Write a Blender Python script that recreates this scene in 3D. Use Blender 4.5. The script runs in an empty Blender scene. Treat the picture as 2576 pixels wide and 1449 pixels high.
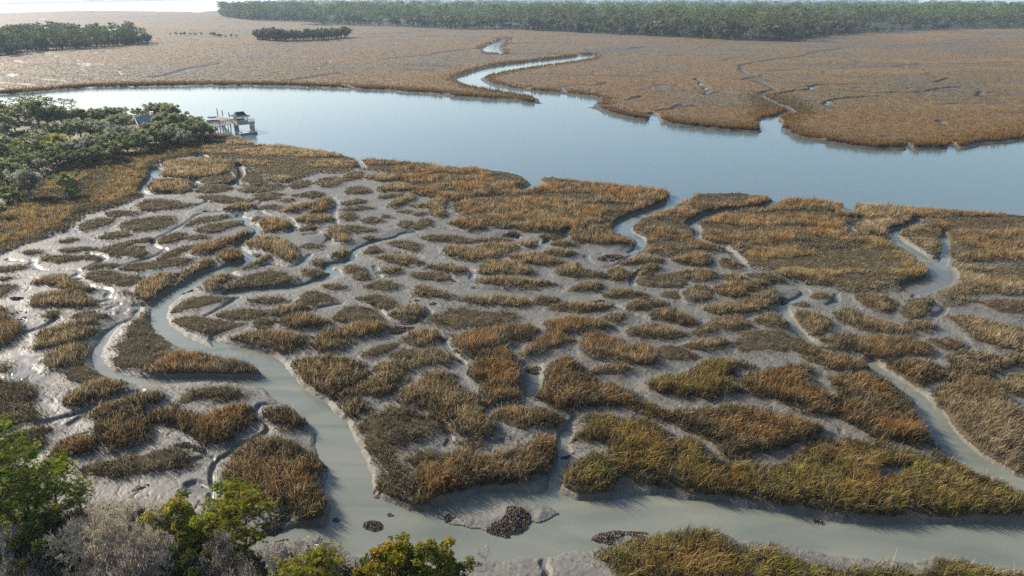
SUN_EL, SUN_AZ, SUN_S = 30.0, -58.0, 5.0
SUN_ROT = -58.0
SKY_S, SKY_DUST = .108, 1.2
HAZE_D = .00011
HAZE_C = (.62, .80, 1.0, 1)
EXPO = .95
DENS = 8.5
USE_DN = False
import bpy, math, random
import numpy as np
from mathutils import Vector, Matrix

rng = np.random.default_rng(7)
random.seed(7)
# ------------------------------------------------------------------ camera model
# survey pixels are those of a 2576 x 1449 view; they are only used to turn places in the
# photograph into places on the ground (flat marsh, so every point has one true position)
F = 1773.0
H = 36.0
PIT = math.radians(22.45)
CP, SP = math.cos(PIT), math.sin(PIT)
ZW = -0.5                                   # tide level


def unproj(u, v, z=0.0):
    u = np.asarray(u, float); v = np.asarray(v, float)
    dy = CP * F + SP * (724.5 - v)
    dz = -SP * F + CP * (724.5 - v)
    t = (z - H) / dz
    return (u - 1288.0) * t, dy * t


def proj(x, y, z=0.0):
    dep = y * CP - (z - H) * SP
    up = y * SP + (z - H) * CP
    return 1288.0 + F * x / dep, 724.5 - F * up / dep


def tl(c, r, flat):
    a = np.array(flat, float).reshape(-1, 2)
    return np.stack([858.667 * c + a[:, 0] / 3.0, 483.0 * r + a[:, 1] / 3.0], 1)


def world(P, z=0.0):
    x, y = unproj(P[:, 0], P[:, 1], z)
    return np.stack([x, y], 1)


# ------------------------------------------------------------------ noise
def _h(i, j, s):
    n = np.sin(i * 127.1 + j * 311.7 + s * 74.7) * 43758.5453
    return n - np.floor(n)


def vnoise(x, y, s=0):
    xi = np.floor(x); yi = np.floor(y)
    fx = x - xi; fy = y - yi
    fx = fx * fx * (3 - 2 * fx); fy = fy * fy * (3 - 2 * fy)
    a = _h(xi, yi, s); b = _h(xi + 1, yi, s); c = _h(xi, yi + 1, s); d = _h(xi + 1, yi + 1, s)
    return (a * (1 - fx) + b * fx) * (1 - fy) + (c * (1 - fx) + d * fx) * fy


def fbm(x, y, s=0, o=3):
    t = 0; a = 0.5; tot = 0
    for k in range(o):
        t = t + a * vnoise(x, y, s + k * 13); tot += a
        x = x * 2.03 + 5.1; y = y * 2.03 - 3.7; a *= 0.5
    return t / tot


def sstep(t):
    t = np.clip(t, 0, 1)
    return t * t * (3 - 2 * t)


def sdpoly(px, py, poly):
    """signed distance (+ inside) of points to a closed polygon"""
    d2 = np.full(px.shape, 1e18)
    ins = np.zeros(px.shape, bool)
    n = len(poly)
    for i in range(n):
        ax, ay = poly[i]; bx, by = poly[(i + 1) % n]
        ex, ey = bx - ax, by - ay
        wx, wy = px - ax, py - ay
        L = ex * ex + ey * ey + 1e-12
        t = np.clip((wx * ex + wy * ey) / L, 0, 1)
        d2 = np.minimum(d2, (wx - ex * t) ** 2 + (wy - ey * t) ** 2)
        if ay != by:
            c = ((ay > py) != (by > py)) & (px < ex * (py - ay) / (by - ay) + ax)
            ins ^= c
    d = np.sqrt(d2)
    return np.where(ins, d, -d)


def smooth_poly(poly, k=1, closed=True):
    for _ in range(k):
        a = np.array(poly)
        b = np.roll(a, -1, 0)
        if closed:
            poly = np.stack([a * .75 + b * .25, a * .25 + b * .75], 1).reshape(-1, 2)
        else:
            q = a[:-1] * .75 + a[1:] * .25; r = a[:-1] * .25 + a[1:] * .75
            poly = np.concatenate([a[:1], np.stack([q, r], 1).reshape(-1, 2), a[-1:]])
    return poly


# ------------------------------------------------------------------ materials
def new_mat(name):
    m = bpy.data.materials.new(name); m.use_nodes = True
    nt = m.node_tree
    for n in list(nt.nodes): nt.nodes.remove(n)
    out = nt.nodes.new('ShaderNodeOutputMaterial')
    return m, nt, out


def N(nt, t, **kw):
    n = nt.nodes.new(t)
    for k, v in kw.items(): setattr(n, k, v)
    return n


def plain(name, col, rough=0.7, metal=0.0, nscale=3.0, nvar=0.25, bump=0.0):
    m, nt, out = new_mat(name)
    b = N(nt, 'ShaderNodeBsdfPrincipled')
    tc = N(nt, 'ShaderNodeTexCoord'); no = N(nt, 'ShaderNodeTexNoise')
    no.inputs['Scale'].default_value = nscale; no.inputs['Detail'].default_value = 5
    nt.links.new(tc.outputs['Object'], no.inputs['Vector'])
    r = N(nt, 'ShaderNodeMapRange')
    r.inputs[1].default_value = .3; r.inputs[2].default_value = .7
    r.inputs[3].default_value = 1 - nvar; r.inputs[4].default_value = 1 + nvar
    nt.links.new(no.outputs['Fac'], r.inputs[0])
    mx = N(nt, 'ShaderNodeVectorMath', operation='SCALE')
    mx.inputs[0].default_value = col
    nt.links.new(r.outputs[0], mx.inputs['Scale'])
    nt.links.new(mx.outputs[0], b.inputs['Base Color'])
    b.inputs['Roughness'].default_value = rough; b.inputs['Metallic'].default_value = metal
    if bump:
        bp = N(nt, 'ShaderNodeBump'); bp.inputs['Strength'].default_value = bump
        nt.links.new(no.outputs['Fac'], bp.inputs['Height']); nt.links.new(bp.outputs[0], b.inputs['Normal'])
    nt.links.new(b.outputs[0], out.inputs[0])
    return m


def veg(name, transl=0.3):
    m, nt, out = new_mat(name)
    a = N(nt, 'ShaderNodeAttribute'); a.attribute_name = 'Col'
    d = N(nt, 'ShaderNodeBsdfDiffuse'); t = N(nt, 'ShaderNodeBsdfTranslucent')
    mx = N(nt, 'ShaderNodeMixShader'); mx.inputs[0].default_value = transl
    nt.links.new(a.outputs['Color'], d.inputs['Color']); nt.links.new(a.outputs['Color'], t.inputs['Color'])
    nt.links.new(d.outputs[0], mx.inputs[1]); nt.links.new(t.outputs[0], mx.inputs[2])
    nt.links.new(mx.outputs[0], out.inputs[0])
    return m


M = {}
M['grass'] = veg('marsh_grass', 0.35)
M['leaf'] = veg('leaf', 0.35)
M['bark'] = plain('bark', (0.15, 0.115, 0.085), .9, nscale=8, nvar=.4, bump=.5)
M['dead'] = plain('dead_wood', (0.36, 0.33, 0.28), .9, nscale=8, nvar=.25)
M['shell'] = veg('oyster_shell', 0.0)


def mud_mat():
    m, nt, out = new_mat('mud')
    b = N(nt, 'ShaderNodeBsdfPrincipled')
    a = N(nt, 'ShaderNodeAttribute'); a.attribute_name = 'Col'
    w = N(nt, 'ShaderNodeAttribute'); w.attribute_name = 'wet'
    geo = N(nt, 'ShaderNodeNewGeometry')
    n1 = N(nt, 'ShaderNodeTexNoise'); n1.inputs['Scale'].default_value = 3.2; n1.inputs['Detail'].default_value = 6
    n1.inputs['Roughness'].default_value = .62
    vo = N(nt, 'ShaderNodeTexVoronoi'); vo.inputs['Scale'].default_value = 2.6; vo.feature = 'SMOOTH_F1'
    nt.links.new(geo.outputs['Position'], n1.inputs['Vector'])
    wp = N(nt, 'ShaderNodeVectorMath', operation='ADD')
    sc = N(nt, 'ShaderNodeVectorMath', operation='SCALE'); sc.inputs['Scale'].default_value = .5
    nt.links.new(n1.outputs['Color'], sc.inputs[0]); nt.links.new(geo.outputs['Position'], wp.inputs[0])
    nt.links.new(sc.outputs[0], wp.inputs[1]); nt.links.new(wp.outputs[0], vo.inputs['Vector'])
    # colour mottling
    mr = N(nt, 'ShaderNodeMapRange'); mr.inputs[1].default_value = .25; mr.inputs[2].default_value = .75
    mr.inputs[3].default_value = .78; mr.inputs[4].default_value = 1.22
    nt.links.new(n1.outputs['Fac'], mr.inputs[0])
    mul = N(nt, 'ShaderNodeVectorMath', operation='SCALE')
    nt.links.new(a.outputs['Color'], mul.inputs[0]); nt.links.new(mr.outputs[0], mul.inputs['Scale'])
    nt.links.new(mul.outputs[0], b.inputs['Base Color'])
    rr = N(nt, 'ShaderNodeValToRGB'); e = rr.color_ramp.elements
    e[0].position = 0; e[0].color = (.66,) * 3 + (1,); e[1].position = 1; e[1].color = (.22,) * 3 + (1,)
    k = e.new(.8); k.color = (.60,) * 3 + (1,)
    nt.links.new(w.outputs['Fac'], rr.inputs[0]); nt.links.new(rr.outputs[0], b.inputs['Roughness'])
    b.inputs['IOR'].default_value = 1.4
    # crumbly surface
    ad = N(nt, 'ShaderNodeMath', operation='MULTIPLY_ADD'); ad.inputs[1].default_value = .55
    nt.links.new(vo.outputs['Distance'], ad.inputs[0]); nt.links.new(n1.outputs['Fac'], ad.inputs[2])
    bs = N(nt, 'ShaderNodeMapRange'); bs.inputs[1].default_value = 0; bs.inputs[2].default_value = 1
    bs.inputs[3].default_value = .65; bs.inputs[4].default_value = .10
    nt.links.new(w.outputs['Fac'], bs.inputs[0])
    bp = N(nt, 'ShaderNodeBump'); bp.inputs['Distance'].default_value = .16
    nt.links.new(bs.outputs[0], bp.inputs['Strength'])
    nt.links.new(ad.outputs[0], bp.inputs['Height']); nt.links.new(bp.outputs[0], b.inputs['Normal'])
    nt.links.new(b.outputs[0], out.inputs[0])
    return m


def water_mat():
    m, nt, out = new_mat('tidal_water')
    b = N(nt, 'ShaderNodeBsdfPrincipled')
    geo = N(nt, 'ShaderNodeNewGeometry')
    n0 = N(nt, 'ShaderNodeTexNoise'); n0.inputs['Scale'].default_value = .11; n0.inputs['Detail'].default_value = 5
    mp0 = N(nt, 'ShaderNodeMapping'); mp0.inputs['Scale'].default_value = (.7, 2.4, 1); n0.inputs['Distortion'].default_value = 1.2
    nt.links.new(geo.outputs['Position'], mp0.inputs['Vector']); nt.links.new(mp0.outputs[0], n0.inputs['Vector'])
    cr = N(nt, 'ShaderNodeValToRGB')
    cr.color_ramp.elements[0].position = .3; cr.color_ramp.elements[0].color = WATER_A
    cr.color_ramp.elements[1].position = .7; cr.color_ramp.elements[1].color = WATER_B
    nt.links.new(n0.outputs['Fac'], cr.inputs[0])
    # silt: the shallow creeks are milky, the deep river is clearer and bluer
    s0 = N(nt, 'ShaderNodeSeparateXYZ'); nt.links.new(geo.outputs['Position'], s0.inputs[0])
    m0 = N(nt, 'ShaderNodeMapRange'); m0.inputs[1].default_value = 85; m0.inputs[2].default_value = 135
    nt.links.new(s0.outputs['Y'], m0.inputs[0])
    mc = N(nt, 'ShaderNodeMix', data_type='RGBA'); nt.links.new(m0.outputs[0], mc.inputs[0])
    nt.links.new(cr.outputs[0], mc.inputs[6]); mc.inputs[7].default_value = (.080, .118, .124, 1)
    nt.links.new(mc.outputs[2], b.inputs['Base Color'])
    b.inputs['Roughness'].default_value = .1; b.inputs['IOR'].default_value = 1.333
    n1 = N(nt, 'ShaderNodeTexNoise'); n1.inputs['Scale'].default_value = 1.6; n1.inputs['Detail'].default_value = 4
    mp = N(nt, 'ShaderNodeMapping'); mp.inputs['Scale'].default_value = (.7, 1.3, 1)
    nt.links.new(geo.outputs['Position'], mp.inputs['Vector']); nt.links.new(mp.outputs[0], n1.inputs['Vector'])
    # breeze: ripples out on the open river, almost none in the sheltered creeks
    sx = N(nt, 'ShaderNodeSeparateXYZ'); nt.links.new(geo.outputs['Position'], sx.inputs[0])
    mr = N(nt, 'ShaderNodeMapRange'); mr.inputs[1].default_value = 90; mr.inputs[2].default_value = 140
    mr.inputs[3].default_value = .03; mr.inputs[4].default_value = .17
    nt.links.new(sx.outputs['Y'], mr.inputs[0])
    bp = N(nt, 'ShaderNodeBump'); bp.inputs['Distance'].default_value = .1
    # wind lanes and slicks
    nw = N(nt, 'ShaderNodeTexNoise'); nw.inputs['Scale'].default_value = .018; nw.inputs['Detail'].default_value = 4; nw.inputs['Distortion'].default_value = .8
    mw = N(nt, 'ShaderNodeMapping'); mw.inputs['Scale'].default_value = (.5, 2.2, 1)
    nt.links.new(geo.outputs['Position'], mw.inputs['Vector']); nt.links.new(mw.outputs[0], nw.inputs['Vector'])
    rw = N(nt, 'ShaderNodeMapRange'); rw.inputs[1].default_value = .38; rw.inputs[2].default_value = .62; rw.inputs[3].default_value = .35; rw.inputs[4].default_value = 1.7
    nt.links.new(nw.outputs['Fac'], rw.inputs[0])
    ml = N(nt, 'ShaderNodeMath', operation='MULTIPLY'); nt.links.new(mr.outputs[0], ml.inputs[0]); nt.links.new(rw.outputs[0], ml.inputs[1])
    nt.links.new(ml.outputs[0], bp.inputs['Strength'])
    nt.links.new(n1.outputs['Fac'], bp.inputs['Height']); nt.links.new(bp.outputs[0], b.inputs['Normal'])
    nt.links.new(b.outputs[0], out.inputs[0])
    return m


WATER_A = (0.100, 0.116, 0.100, 1)
WATER_B = (0.165, 0.172, 0.140, 1)
M['mud'] = mud_mat()
M['water'] = water_mat()


# ------------------------------------------------------------------ mesh helpers
SC = bpy.context.scene
COL = SC.collection


def tag(o, label=None, cat=None, group=None, kind=None):
    if label: o['label'] = label
    if cat: o['category'] = cat
    if group: o['group'] = group
    if kind: o['kind'] = kind
    return o


def mesh_data(name, V, T=None, Q=None, col=None, mats=(), smooth=False, attrs=None, tmat=None):
    me = bpy.data.meshes.new(name)
    T = np.zeros((0, 3), np.int32) if T is None else np.asarray(T, np.int32)
    Q = np.zeros((0, 4), np.int32) if Q is None else np.asarray(Q, np.int32)
    me.vertices.add(len(V)); me.vertices.foreach_set('co', np.asarray(V, np.float32).ravel())
    nl = T.size + Q.size
    me.loops.add(nl); me.loops.foreach_set('vertex_index', np.concatenate([T.ravel(), Q.ravel()]))
    npoly = len(T) + len(Q)
    me.polygons.add(npoly)
    tot = np.concatenate([np.full(len(T), 3), np.full(len(Q), 4)]).astype(np.int32)
    st = np.concatenate([[0], np.cumsum(tot)[:-1]]).astype(np.int32) if npoly else np.zeros(0, np.int32)
    me.polygons.foreach_set('loop_start', st)
    for m in mats: me.materials.append(m)
    if tmat is not None: me.polygons.foreach_set('material_index', np.asarray(tmat, np.int32))
    me.polygons.foreach_set('use_smooth', np.full(npoly, bool(smooth)))
    me.update(calc_edges=True)
    if col is not None:
        a = me.color_attributes.new('Col', 'FLOAT_COLOR', 'POINT')
        c = np.ones((len(V), 4), np.float32); c[:, :3] = col
        a.data.foreach_set('color', c.ravel())
    for k, v in (attrs or {}).items():
        a = me.attributes.new(k, 'FLOAT', 'POINT'); a.data.foreach_set('value', np.asarray(v, np.float32))
    return me


def link(name, me, parent=None, loc=None):
    o = bpy.data.objects.new(name, me); COL.objects.link(o)
    if parent is not None: o.parent = parent
    if loc is not None: o.location = loc
    return o


class Geo:
    def __init__(s): s.V = []; s.T = []; s.C = []; s.n = 0

    def add(s, V, T, C):
        V = np.asarray(V, float).reshape(-1, 3)
        C = np.broadcast_to(np.asarray(C, float), V.shape)
        s.V.append(V); s.T.append(np.asarray(T, np.int64) + s.n); s.C.append(C); s.n += len(V)

    def arr(s): return np.concatenate(s.V), np.concatenate(s.T), np.concatenate(s.C)

    def data(s, name, mat, smooth=False):
        V, T, C = s.arr(); return mesh_data(name, V, T, None, C, [mat], smooth)

    def tube(s, pts, rad, sides=5, col=(.2, .2, .2)):
        pts = np.asarray(pts, float); n = len(pts)
        tan = np.gradient(pts, axis=0); tan /= np.linalg.norm(tan, axis=1)[:, None] + 1e-9
        ref = np.array([0, 0, 1.]) if abs(tan[0, 2]) < .9 else np.array([1., 0, 0])
        a = np.cross(tan, ref); a /= np.linalg.norm(a, axis=1)[:, None] + 1e-9
        b = np.cross(tan, a)
        th = np.arange(sides) * 2 * math.pi / sides
        rad = np.broadcast_to(np.asarray(rad, float), (n,))
        V = pts[:, None, :] + rad[:, None, None] * (np.cos(th)[None, :, None] * a[:, None, :] + np.sin(th)[None, :, None] * b[:, None, :])
        p = (np.arange(n - 1)[:, None] * sides + np.arange(sides)[None]).ravel()
        q = (np.arange(n - 1)[:, None] * sides + (np.arange(sides)[None] + 1) % sides).ravel()
        e = (n - 1) * sides; k = np.arange(1, sides - 1)
        T = np.concatenate([np.stack([p, q, q + sides], 1), np.stack([p, q + sides, p + sides], 1), np.stack([np.full(len(k), e), e + k, e + k + 1], 1)])
        s.add(V.reshape(-1, 3), T, col)

    def box(s, c, d, rot=0.0, col=(.5, .5, .5), bev=0.0):
        x, y, z = [k / 2 for k in d]
        V = np.array([(-x, -y, -z), (x, -y, -z), (x, y, -z), (-x, y, -z), (-x, -y, z), (x, -y, z), (x, y, z), (-x, y, z)])
        cr, sr = math.cos(rot), math.sin(rot)
        V = np.stack([V[:, 0] * cr - V[:, 1] * sr, V[:, 0] * sr + V[:, 1] * cr, V[:, 2]], 1) + np.array(c)
        T = [(0, 2, 1), (0, 3, 2), (4, 5, 6), (4, 6, 7), (0, 1, 5), (0, 5, 4), (1, 2, 6), (1, 6, 5), (2, 3, 7), (2, 7, 6), (3, 0, 4), (3, 4, 7)]
        s.add(V, T, col)

    def leaves(s, c, size, pal, up=0.3, r=None, var=.22, elong=1.6):
        """rhombic leaves at centres c"""
        r = r or rng
        n = len(c)
        a = r.normal(size=(n, 3)); a /= np.linalg.norm(a, axis=1)[:, None]
        q = r.normal(size=(n, 3)); q[:, 2] += up * 0
        nrm = r.normal(size=(n, 3)); nrm[:, 2] += .5 + up * 3
        nrm /= np.linalg.norm(nrm, axis=1)[:, None]
        a = np.cross(nrm, a); a /= np.linalg.norm(a, axis=1)[:, None] + 1e-9
        b = np.cross(nrm, a)
        sz = (np.asarray(size) * (0.6 + 0.8 * r.random(n)))[:, None]
        V = np.stack([c + a * sz * elong * .5, c + b * sz * .5, c - a * sz * elong * .5, c - b * sz * .5], 1)
        base = np.arange(n)[:, None] * 4
        T = np.concatenate([base + np.array([[0, 1, 2]]), base + np.array([[0, 2, 3]])])
        pal = np.asarray(pal, float)
        if pal.ndim == 1: pal = pal[None]
        if len(pal) == n: cc = pal
        else: cc = pal[r.integers(0, len(pal), n)]
        cc = cc * (1 + var * (r.random(n)[:, None] * 2 - 1))
        s.add(V.reshape(-1, 3), T, np.repeat(cc, 4, 0))
# ------------------------------------------------------------------ survey of the marsh
# (name, tile column, tile row, kind, outline) ; kind: o olive low, t tan, r rust, y yellow-green, g pale straw
CL = []
def C(i, c, r, k, pts, label=None, h=None): CL.append((i, tl(c, r, pts), k, label, h))
# --- banks and broad patches
C('B1', 0, 0, 'm', [-150,1960, 150,1833, 300,1788, 459,1728, 495,1689, 531,1635, 600,1605, 700,1590, 800,1563, 900,1530, 1040,1470, 1090,1400, 1125,1320, 1116,1251, 1230,1205, 1410,1176, 1485,1149, 1500,1110, 1640,1060, 1800,1020, 1600,1015, 1500,1050, 1350,1080, 1140,1125, 990,1155, 810,1215, 540,1275, 400,1330, 180,1460, 0,1600, -150,1700],
  'broad dull brown grass meadow wrapping round the wooded peninsula above the wet mud', .62)
C('B2', 0, 0, 't', [1500,1110, 1640,1060, 1830,1025, 1960,1072, 2150,1082, 2300,1102, 2450,1122, 2620,1155, 2680,1220, 2600,1300, 2480,1300, 2400,1290, 2250,1340, 2130,1375, 2050,1340, 1960,1290, 1850,1240, 1750,1190, 1620,1190, 1540,1165],
  'tan grass belt on the near river bank just east of the dock', .8)
C('B2b', 0, 0, 'o', [1600,1200, 1750,1200, 1900,1290, 2010,1350, 1960,1390, 1850,1390, 1780,1330, 1700,1260], 'olive grass tongue below the bank belt east of the dock', .5)
C('B3', 1, 0, 'r', [80,1165, 300,1187, 600,1212, 760,1237, 1000,1242, 1200,1267, 1400,1302, 1415,1350, 1330,1390, 1250,1420, 1290,1455, 1200,1475, 1000,1485, 900,1510, 820,1505, 740,1478, 600,1460, 530,1420, 540,1390, 450,1335, 300,1285, 160,1270],
  'rust brown grass belt along the near river bank, west of the muddy gap', .9)
C('B4', 1, 1, 'r', [905,110, 910,75, 990,55, 1150,45, 1290,0, 1420,0, 1500,-60, 1490,-120, 1600,-140, 1900,-95, 2060,-82, 2300,-58, 2450,-38, 2505,-10, 2530,50, 2500,100, 2350,150, 2200,200, 2100,250, 1990,290, 1850,270, 1700,300, 1500,290, 1300,265, 1150,240, 1040,200, 960,160],
  'large rust orange grass lobe on the near bank just west of the creek mouth', .95)
C('B5', 0, 0, 'r', [4749,1740, 4776,1689, 4866,1638, 5025,1599, 5151,1545, 5190,1460, 5240,1434, 5550,1431, 5805,1455, 5871,1491, 5850,1530, 5760,1560, 5550,1584, 5385,1605, 5235,1665, 5205,1710, 5100,1770, 4920,1755],
  'rust grass patch between the river and the eastern side of the creek mouth', .95)
C('B6', 0, 0, 'r', [4845,1908, 4905,1839, 4896,1779, 4995,1749, 5151,1740, 5220,1785, 5286,1830, 5412,1851, 5436,1878, 5352,1899, 5151,1914, 4980,1920],
  'wide rusty grass clump touching the east bank of the winding mouth creek', .9)
C('B7', 2, 1, 'r', [140,330, 150,240, 260,180, 420,160, 640,150, 720,80, 800,20, 1000,30, 1190,55, 1215,120, 1240,200, 1270,240, 1240,290, 1310,340, 1380,340, 1360,380, 1300,430, 1100,440, 900,440, 640,450, 480,440, 380,410, 250,390, 160,370],
  'big mixed rust and straw grass patch on the river bank between two muddy notches', .95)
C('B8', 2, 1, 'd', [450,500, 520,440, 640,430, 800,460, 1000,450, 1200,440, 1330,425, 1400,345, 1500,370, 1560,420, 1680,470, 1800,560, 1860,600, 1880,650, 1800,670, 1650,700, 1450,740, 1250,730, 1100,690, 900,650, 700,600, 560,560],
  'large golden rounded grass patch bounded on its east by the wide pale mud channel', .9)
C('B9', 2, 1, 't', [1265,60, 1450,70, 1700,85, 1790,160, 1760,210, 1740,250, 1640,290, 1540,330, 1450,320, 1330,300, 1270,290, 1330,260, 1420,250, 1330,215, 1280,190, 1260,120],
  'tan bank patch with a small mud pocket, between the notch and the pale channel head', .85)
C('B10', 2, 1, 'r', [1800,90, 1950,100, 2200,120, 2700,150, 2700,560, 2480,520, 2300,520, 2150,510, 2050,500, 1990,430, 1990,360, 1960,310, 1900,290, 1820,220, 1830,170],
  'brown grass belt filling the eastern end of the near river bank', .9)
C('B11', 2, 1, 'g', [1640,310, 1700,290, 1800,250, 1880,270, 1940,320, 1960,380, 1940,430, 1900,450, 1820,420, 1740,380, 1660,330],
  'small pale straw tongue of grass between the two arms of the pale mud channel', .7)
C('B12', 2, 1, 'g', [2090,560, 2150,540, 2300,550, 2700,570, 2700,700, 2500,760, 2300,720, 2180,740, 2080,800, 2000,830, 1950,780, 1960,730, 2050,690, 2150,660],
  'straw coloured grass wedge at the frame edge, east of the pale mud channel', .75)
# --- right half, middle rows
C('P9', 2, 1, 'o', [2240,830, 2350,800, 2650,820, 2650,920, 2450,910, 2320,880])
C('P10', 2, 1, 't', [1960,950, 2080,925, 2250,945, 2400,990, 2650,1050, 2650,1210, 2400,1200, 2250,1150, 2150,1060, 2060,990])
C('P10b', 2, 1, 'r', [1860,1130, 1960,1085, 2080,1100, 2130,1160, 2080,1210, 1950,1190])
C('P11', 2, 1, 't', [1290,780, 1420,760, 1560,790, 1620,860, 1600,920, 1480,910, 1360,870])
C('P12', 2, 1, 't', [1650,920, 1720,830, 1800,790, 1880,800, 1890,850, 1840,920, 1780,960, 1700,950])
C('P13', 2, 1, 't', [950,740, 1030,740, 1120,790, 1080,820, 980,810])
C('P14', 2, 1, 'o', [840,830, 900,810, 950,850, 930,880, 850,870])
C('P15', 2, 1, 't', [830,900, 960,890, 1080,930, 1130,990, 1100,1050, 1000,1080, 930,1060, 900,980])
C('P16', 2, 1, 't', [1120,890, 1250,870, 1380,930, 1500,950, 1620,990, 1720,1030, 1760,1080, 1680,1100, 1520,1060, 1350,1040, 1250,990, 1160,950])
C('P17', 2, 1, 't', [1650,990, 1780,960, 1880,1000, 1860,1040, 1760,1050])
C('P18', 2, 1, 'r', [930,1100, 1100,1070, 1300,1060, 1500,1080, 1700,1100, 1850,1140, 1900,1190, 1850,1240, 1700,1250, 1500,1270, 1400,1250, 1300,1200, 1150,1180, 1000,1150],
  'long rust orange grass bank directly east of the bend of the eastern creek')
C('P19', 2, 1, 'r', [800,1110, 870,1080, 950,1150, 1050,1180, 1200,1230, 1350,1250, 1420,1300, 1410,1350, 1300,1370, 1100,1330, 950,1270, 850,1220],
  'slanting rusty grass strip following the west bank of the eastern creek')
C('P20', 2, 1, 'o', [400,1080, 520,1020, 700,1030, 820,1080, 815,1160, 780,1210, 650,1190, 500,1220, 420,1200, 380,1140])
C('P21', 2, 1, 't', [540,960, 640,910, 720,910, 800,970, 820,1035, 700,1030, 600,1010])
C('P22', 2, 1, 't', [70,1060, 200,960, 300,920, 420,920, 500,980, 480,1030, 380,1050, 250,1040, 120,1070])
C('P23', 2, 1, 't', [110,880, 250,840, 400,820, 500,780, 600,740, 680,720, 720,760, 700,830, 640,880, 520,920, 350,930, 220,930])
C('P24', 2, 1, 't', [10,750, 60,700, 150,690, 210,740, 230,800, 160,830, 50,830])
C('P25', 2, 1, 'r', [250,690, 400,690, 520,660, 620,660, 670,700, 600,740, 500,770, 380,800, 270,780, 240,730])
C('P26', 2, 1, 't', [-20,590, 150,575, 240,600, 270,650, 200,680, 50,680, -40,650])
C('P27', 2, 1, 't', [280,620, 360,600, 440,630, 490,660, 420,690, 320,680])
C('P28', 2, 1, 'r', [-100,520, 0,470, 120,465, 200,480, 210,540, 150,560, 0,555])
C('P29', 2, 1, 't', [270,530, 340,500, 430,540, 440,580, 370,590, 290,565])
C('P30', 2, 1, 'o', [470,620, 600,600, 760,640, 780,670, 640,660, 520,650])
C('P32', 2, 1, 't', [10,1150, 150,1110, 250,1090, 320,1100, 330,1160, 250,1210, 120,1200, 30,1190])
C('P33', 2, 1, 'o', [-50,1210, 80,1210, 150,1250, 80,1280, -60,1270])
C('P34', 2, 1, 'y', [90,1310, 200,1262, 350,1260, 500,1290, 545,1330, 430,1370, 380,1440, 385,1520, 250,1555, 50,1560, -250,1520, -260,1430, -200,1380, 0,1380],
  'bright golden yellow grass mound in the middle of the eastern mudflat', 1.0)
C('P35', 2, 1, 'r', [410,1420, 520,1370, 700,1345, 800,1292, 930,1290, 985,1340, 950,1420, 1060,1480, 1150,1540, 1140,1620, 1160,1690, 1050,1700, 850,1640, 700,1580, 560,1540, 460,1500],
  'golden brown grass mound with olive skirt just east of the bright yellow mound', 1.0)
C('P36', 2, 1, 'r', [1070,1380, 1250,1370, 1450,1380, 1600,1440, 1640,1520, 1700,1600, 1790,1680, 1840,1780, 1850,1850, 1830,1920, 1700,1930, 1550,1900, 1350,1820, 1200,1750, 1170,1690, 1160,1600, 1175,1530, 1090,1450],
  'big rust brown grass mass sloping down along the west side of the widening eastern creek', 1.05)
C('P37', 2, 1, 'r', [1510,1290, 1600,1260, 1750,1250, 1900,1290, 1950,1350, 1930,1420, 1800,1450, 1700,1430, 1600,1370, 1530,1330])
C('P38', 2, 1, 'g', [1850,1530, 1900,1470, 2000,1420, 1990,1350, 1990,1270, 2100,1205, 2300,1210, 2680,1235, 2680,1310, 2400,1330, 2320,1370, 2310,1440, 2400,1500, 2480,1560, 2550,1640, 2680,1700, 2680,2200, 2450,2130, 2350,2080, 2200,2020, 2080,1900, 1990,1780, 1900,1680],
  'big straw coloured grass mass on the east bank of the eastern creek', 1.0)
C('P39', 2, 1, 'g', [2350,1449, 2450,1380, 2680,1360, 2680,1560, 2500,1530, 2400,1500], 'small straw clump beside the dark mud hollow at the frame edge')
# --- centre
C('R1', 1, 2, 'r', [1440,110, 1490,60, 1510,-60, 1560,-150, 1680,-215, 1760,-200, 1830,-120, 1920,-40, 2080,0, 2200,80, 2310,140, 2450,180, 2600,190, 2730,170, 2830,170, 2960,150, 3100,160, 3230,200, 3340,230, 3480,270, 3610,320, 3630,380, 3530,440, 3380,480, 3230,530, 3080,570, 2960,590, 2860,560, 2810,480, 2720,430, 2576,370, 2500,300, 2350,250, 2200,200, 2050,190, 1900,180, 1760,190, 1650,240, 1560,190],
  'long golden rust grass ridge running southeast from a tall bright tip', 1.05)
C('R2', 1, 2, 'y', [1710,420, 1780,350, 1840,220, 1960,200, 2100,235, 2300,270, 2440,330, 2490,385, 2420,410, 2576,400, 2680,425, 2736,480, 2806,560, 2906,590, 3026,595, 3140,625, 3200,640, 3280,600, 3430,520, 3576,460, 3676,420, 3776,430, 3870,430, 4030,440, 4230,500, 4380,515, 4580,560, 4730,640, 4930,730, 5250,810, 5250,980, 4980,1000, 4830,1010, 4680,990, 4530,1000, 4330,980, 4180,1000, 4030,1000, 3880,965, 3780,985, 3630,930, 3480,930, 3280,890, 3130,870, 2980,850, 2880,860, 2730,830, 2576,790, 2450,780, 2300,730, 2150,720, 2070,760, 2050,840, 1930,870, 1780,860, 1680,825, 1640,770, 1660,700, 1740,590, 1860,530, 2000,540, 2030,470, 1950,450, 1850,440, 1740,430],
  'very large yellow green grass island along the wide creek, with a dark mud hole', 1.05)
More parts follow.
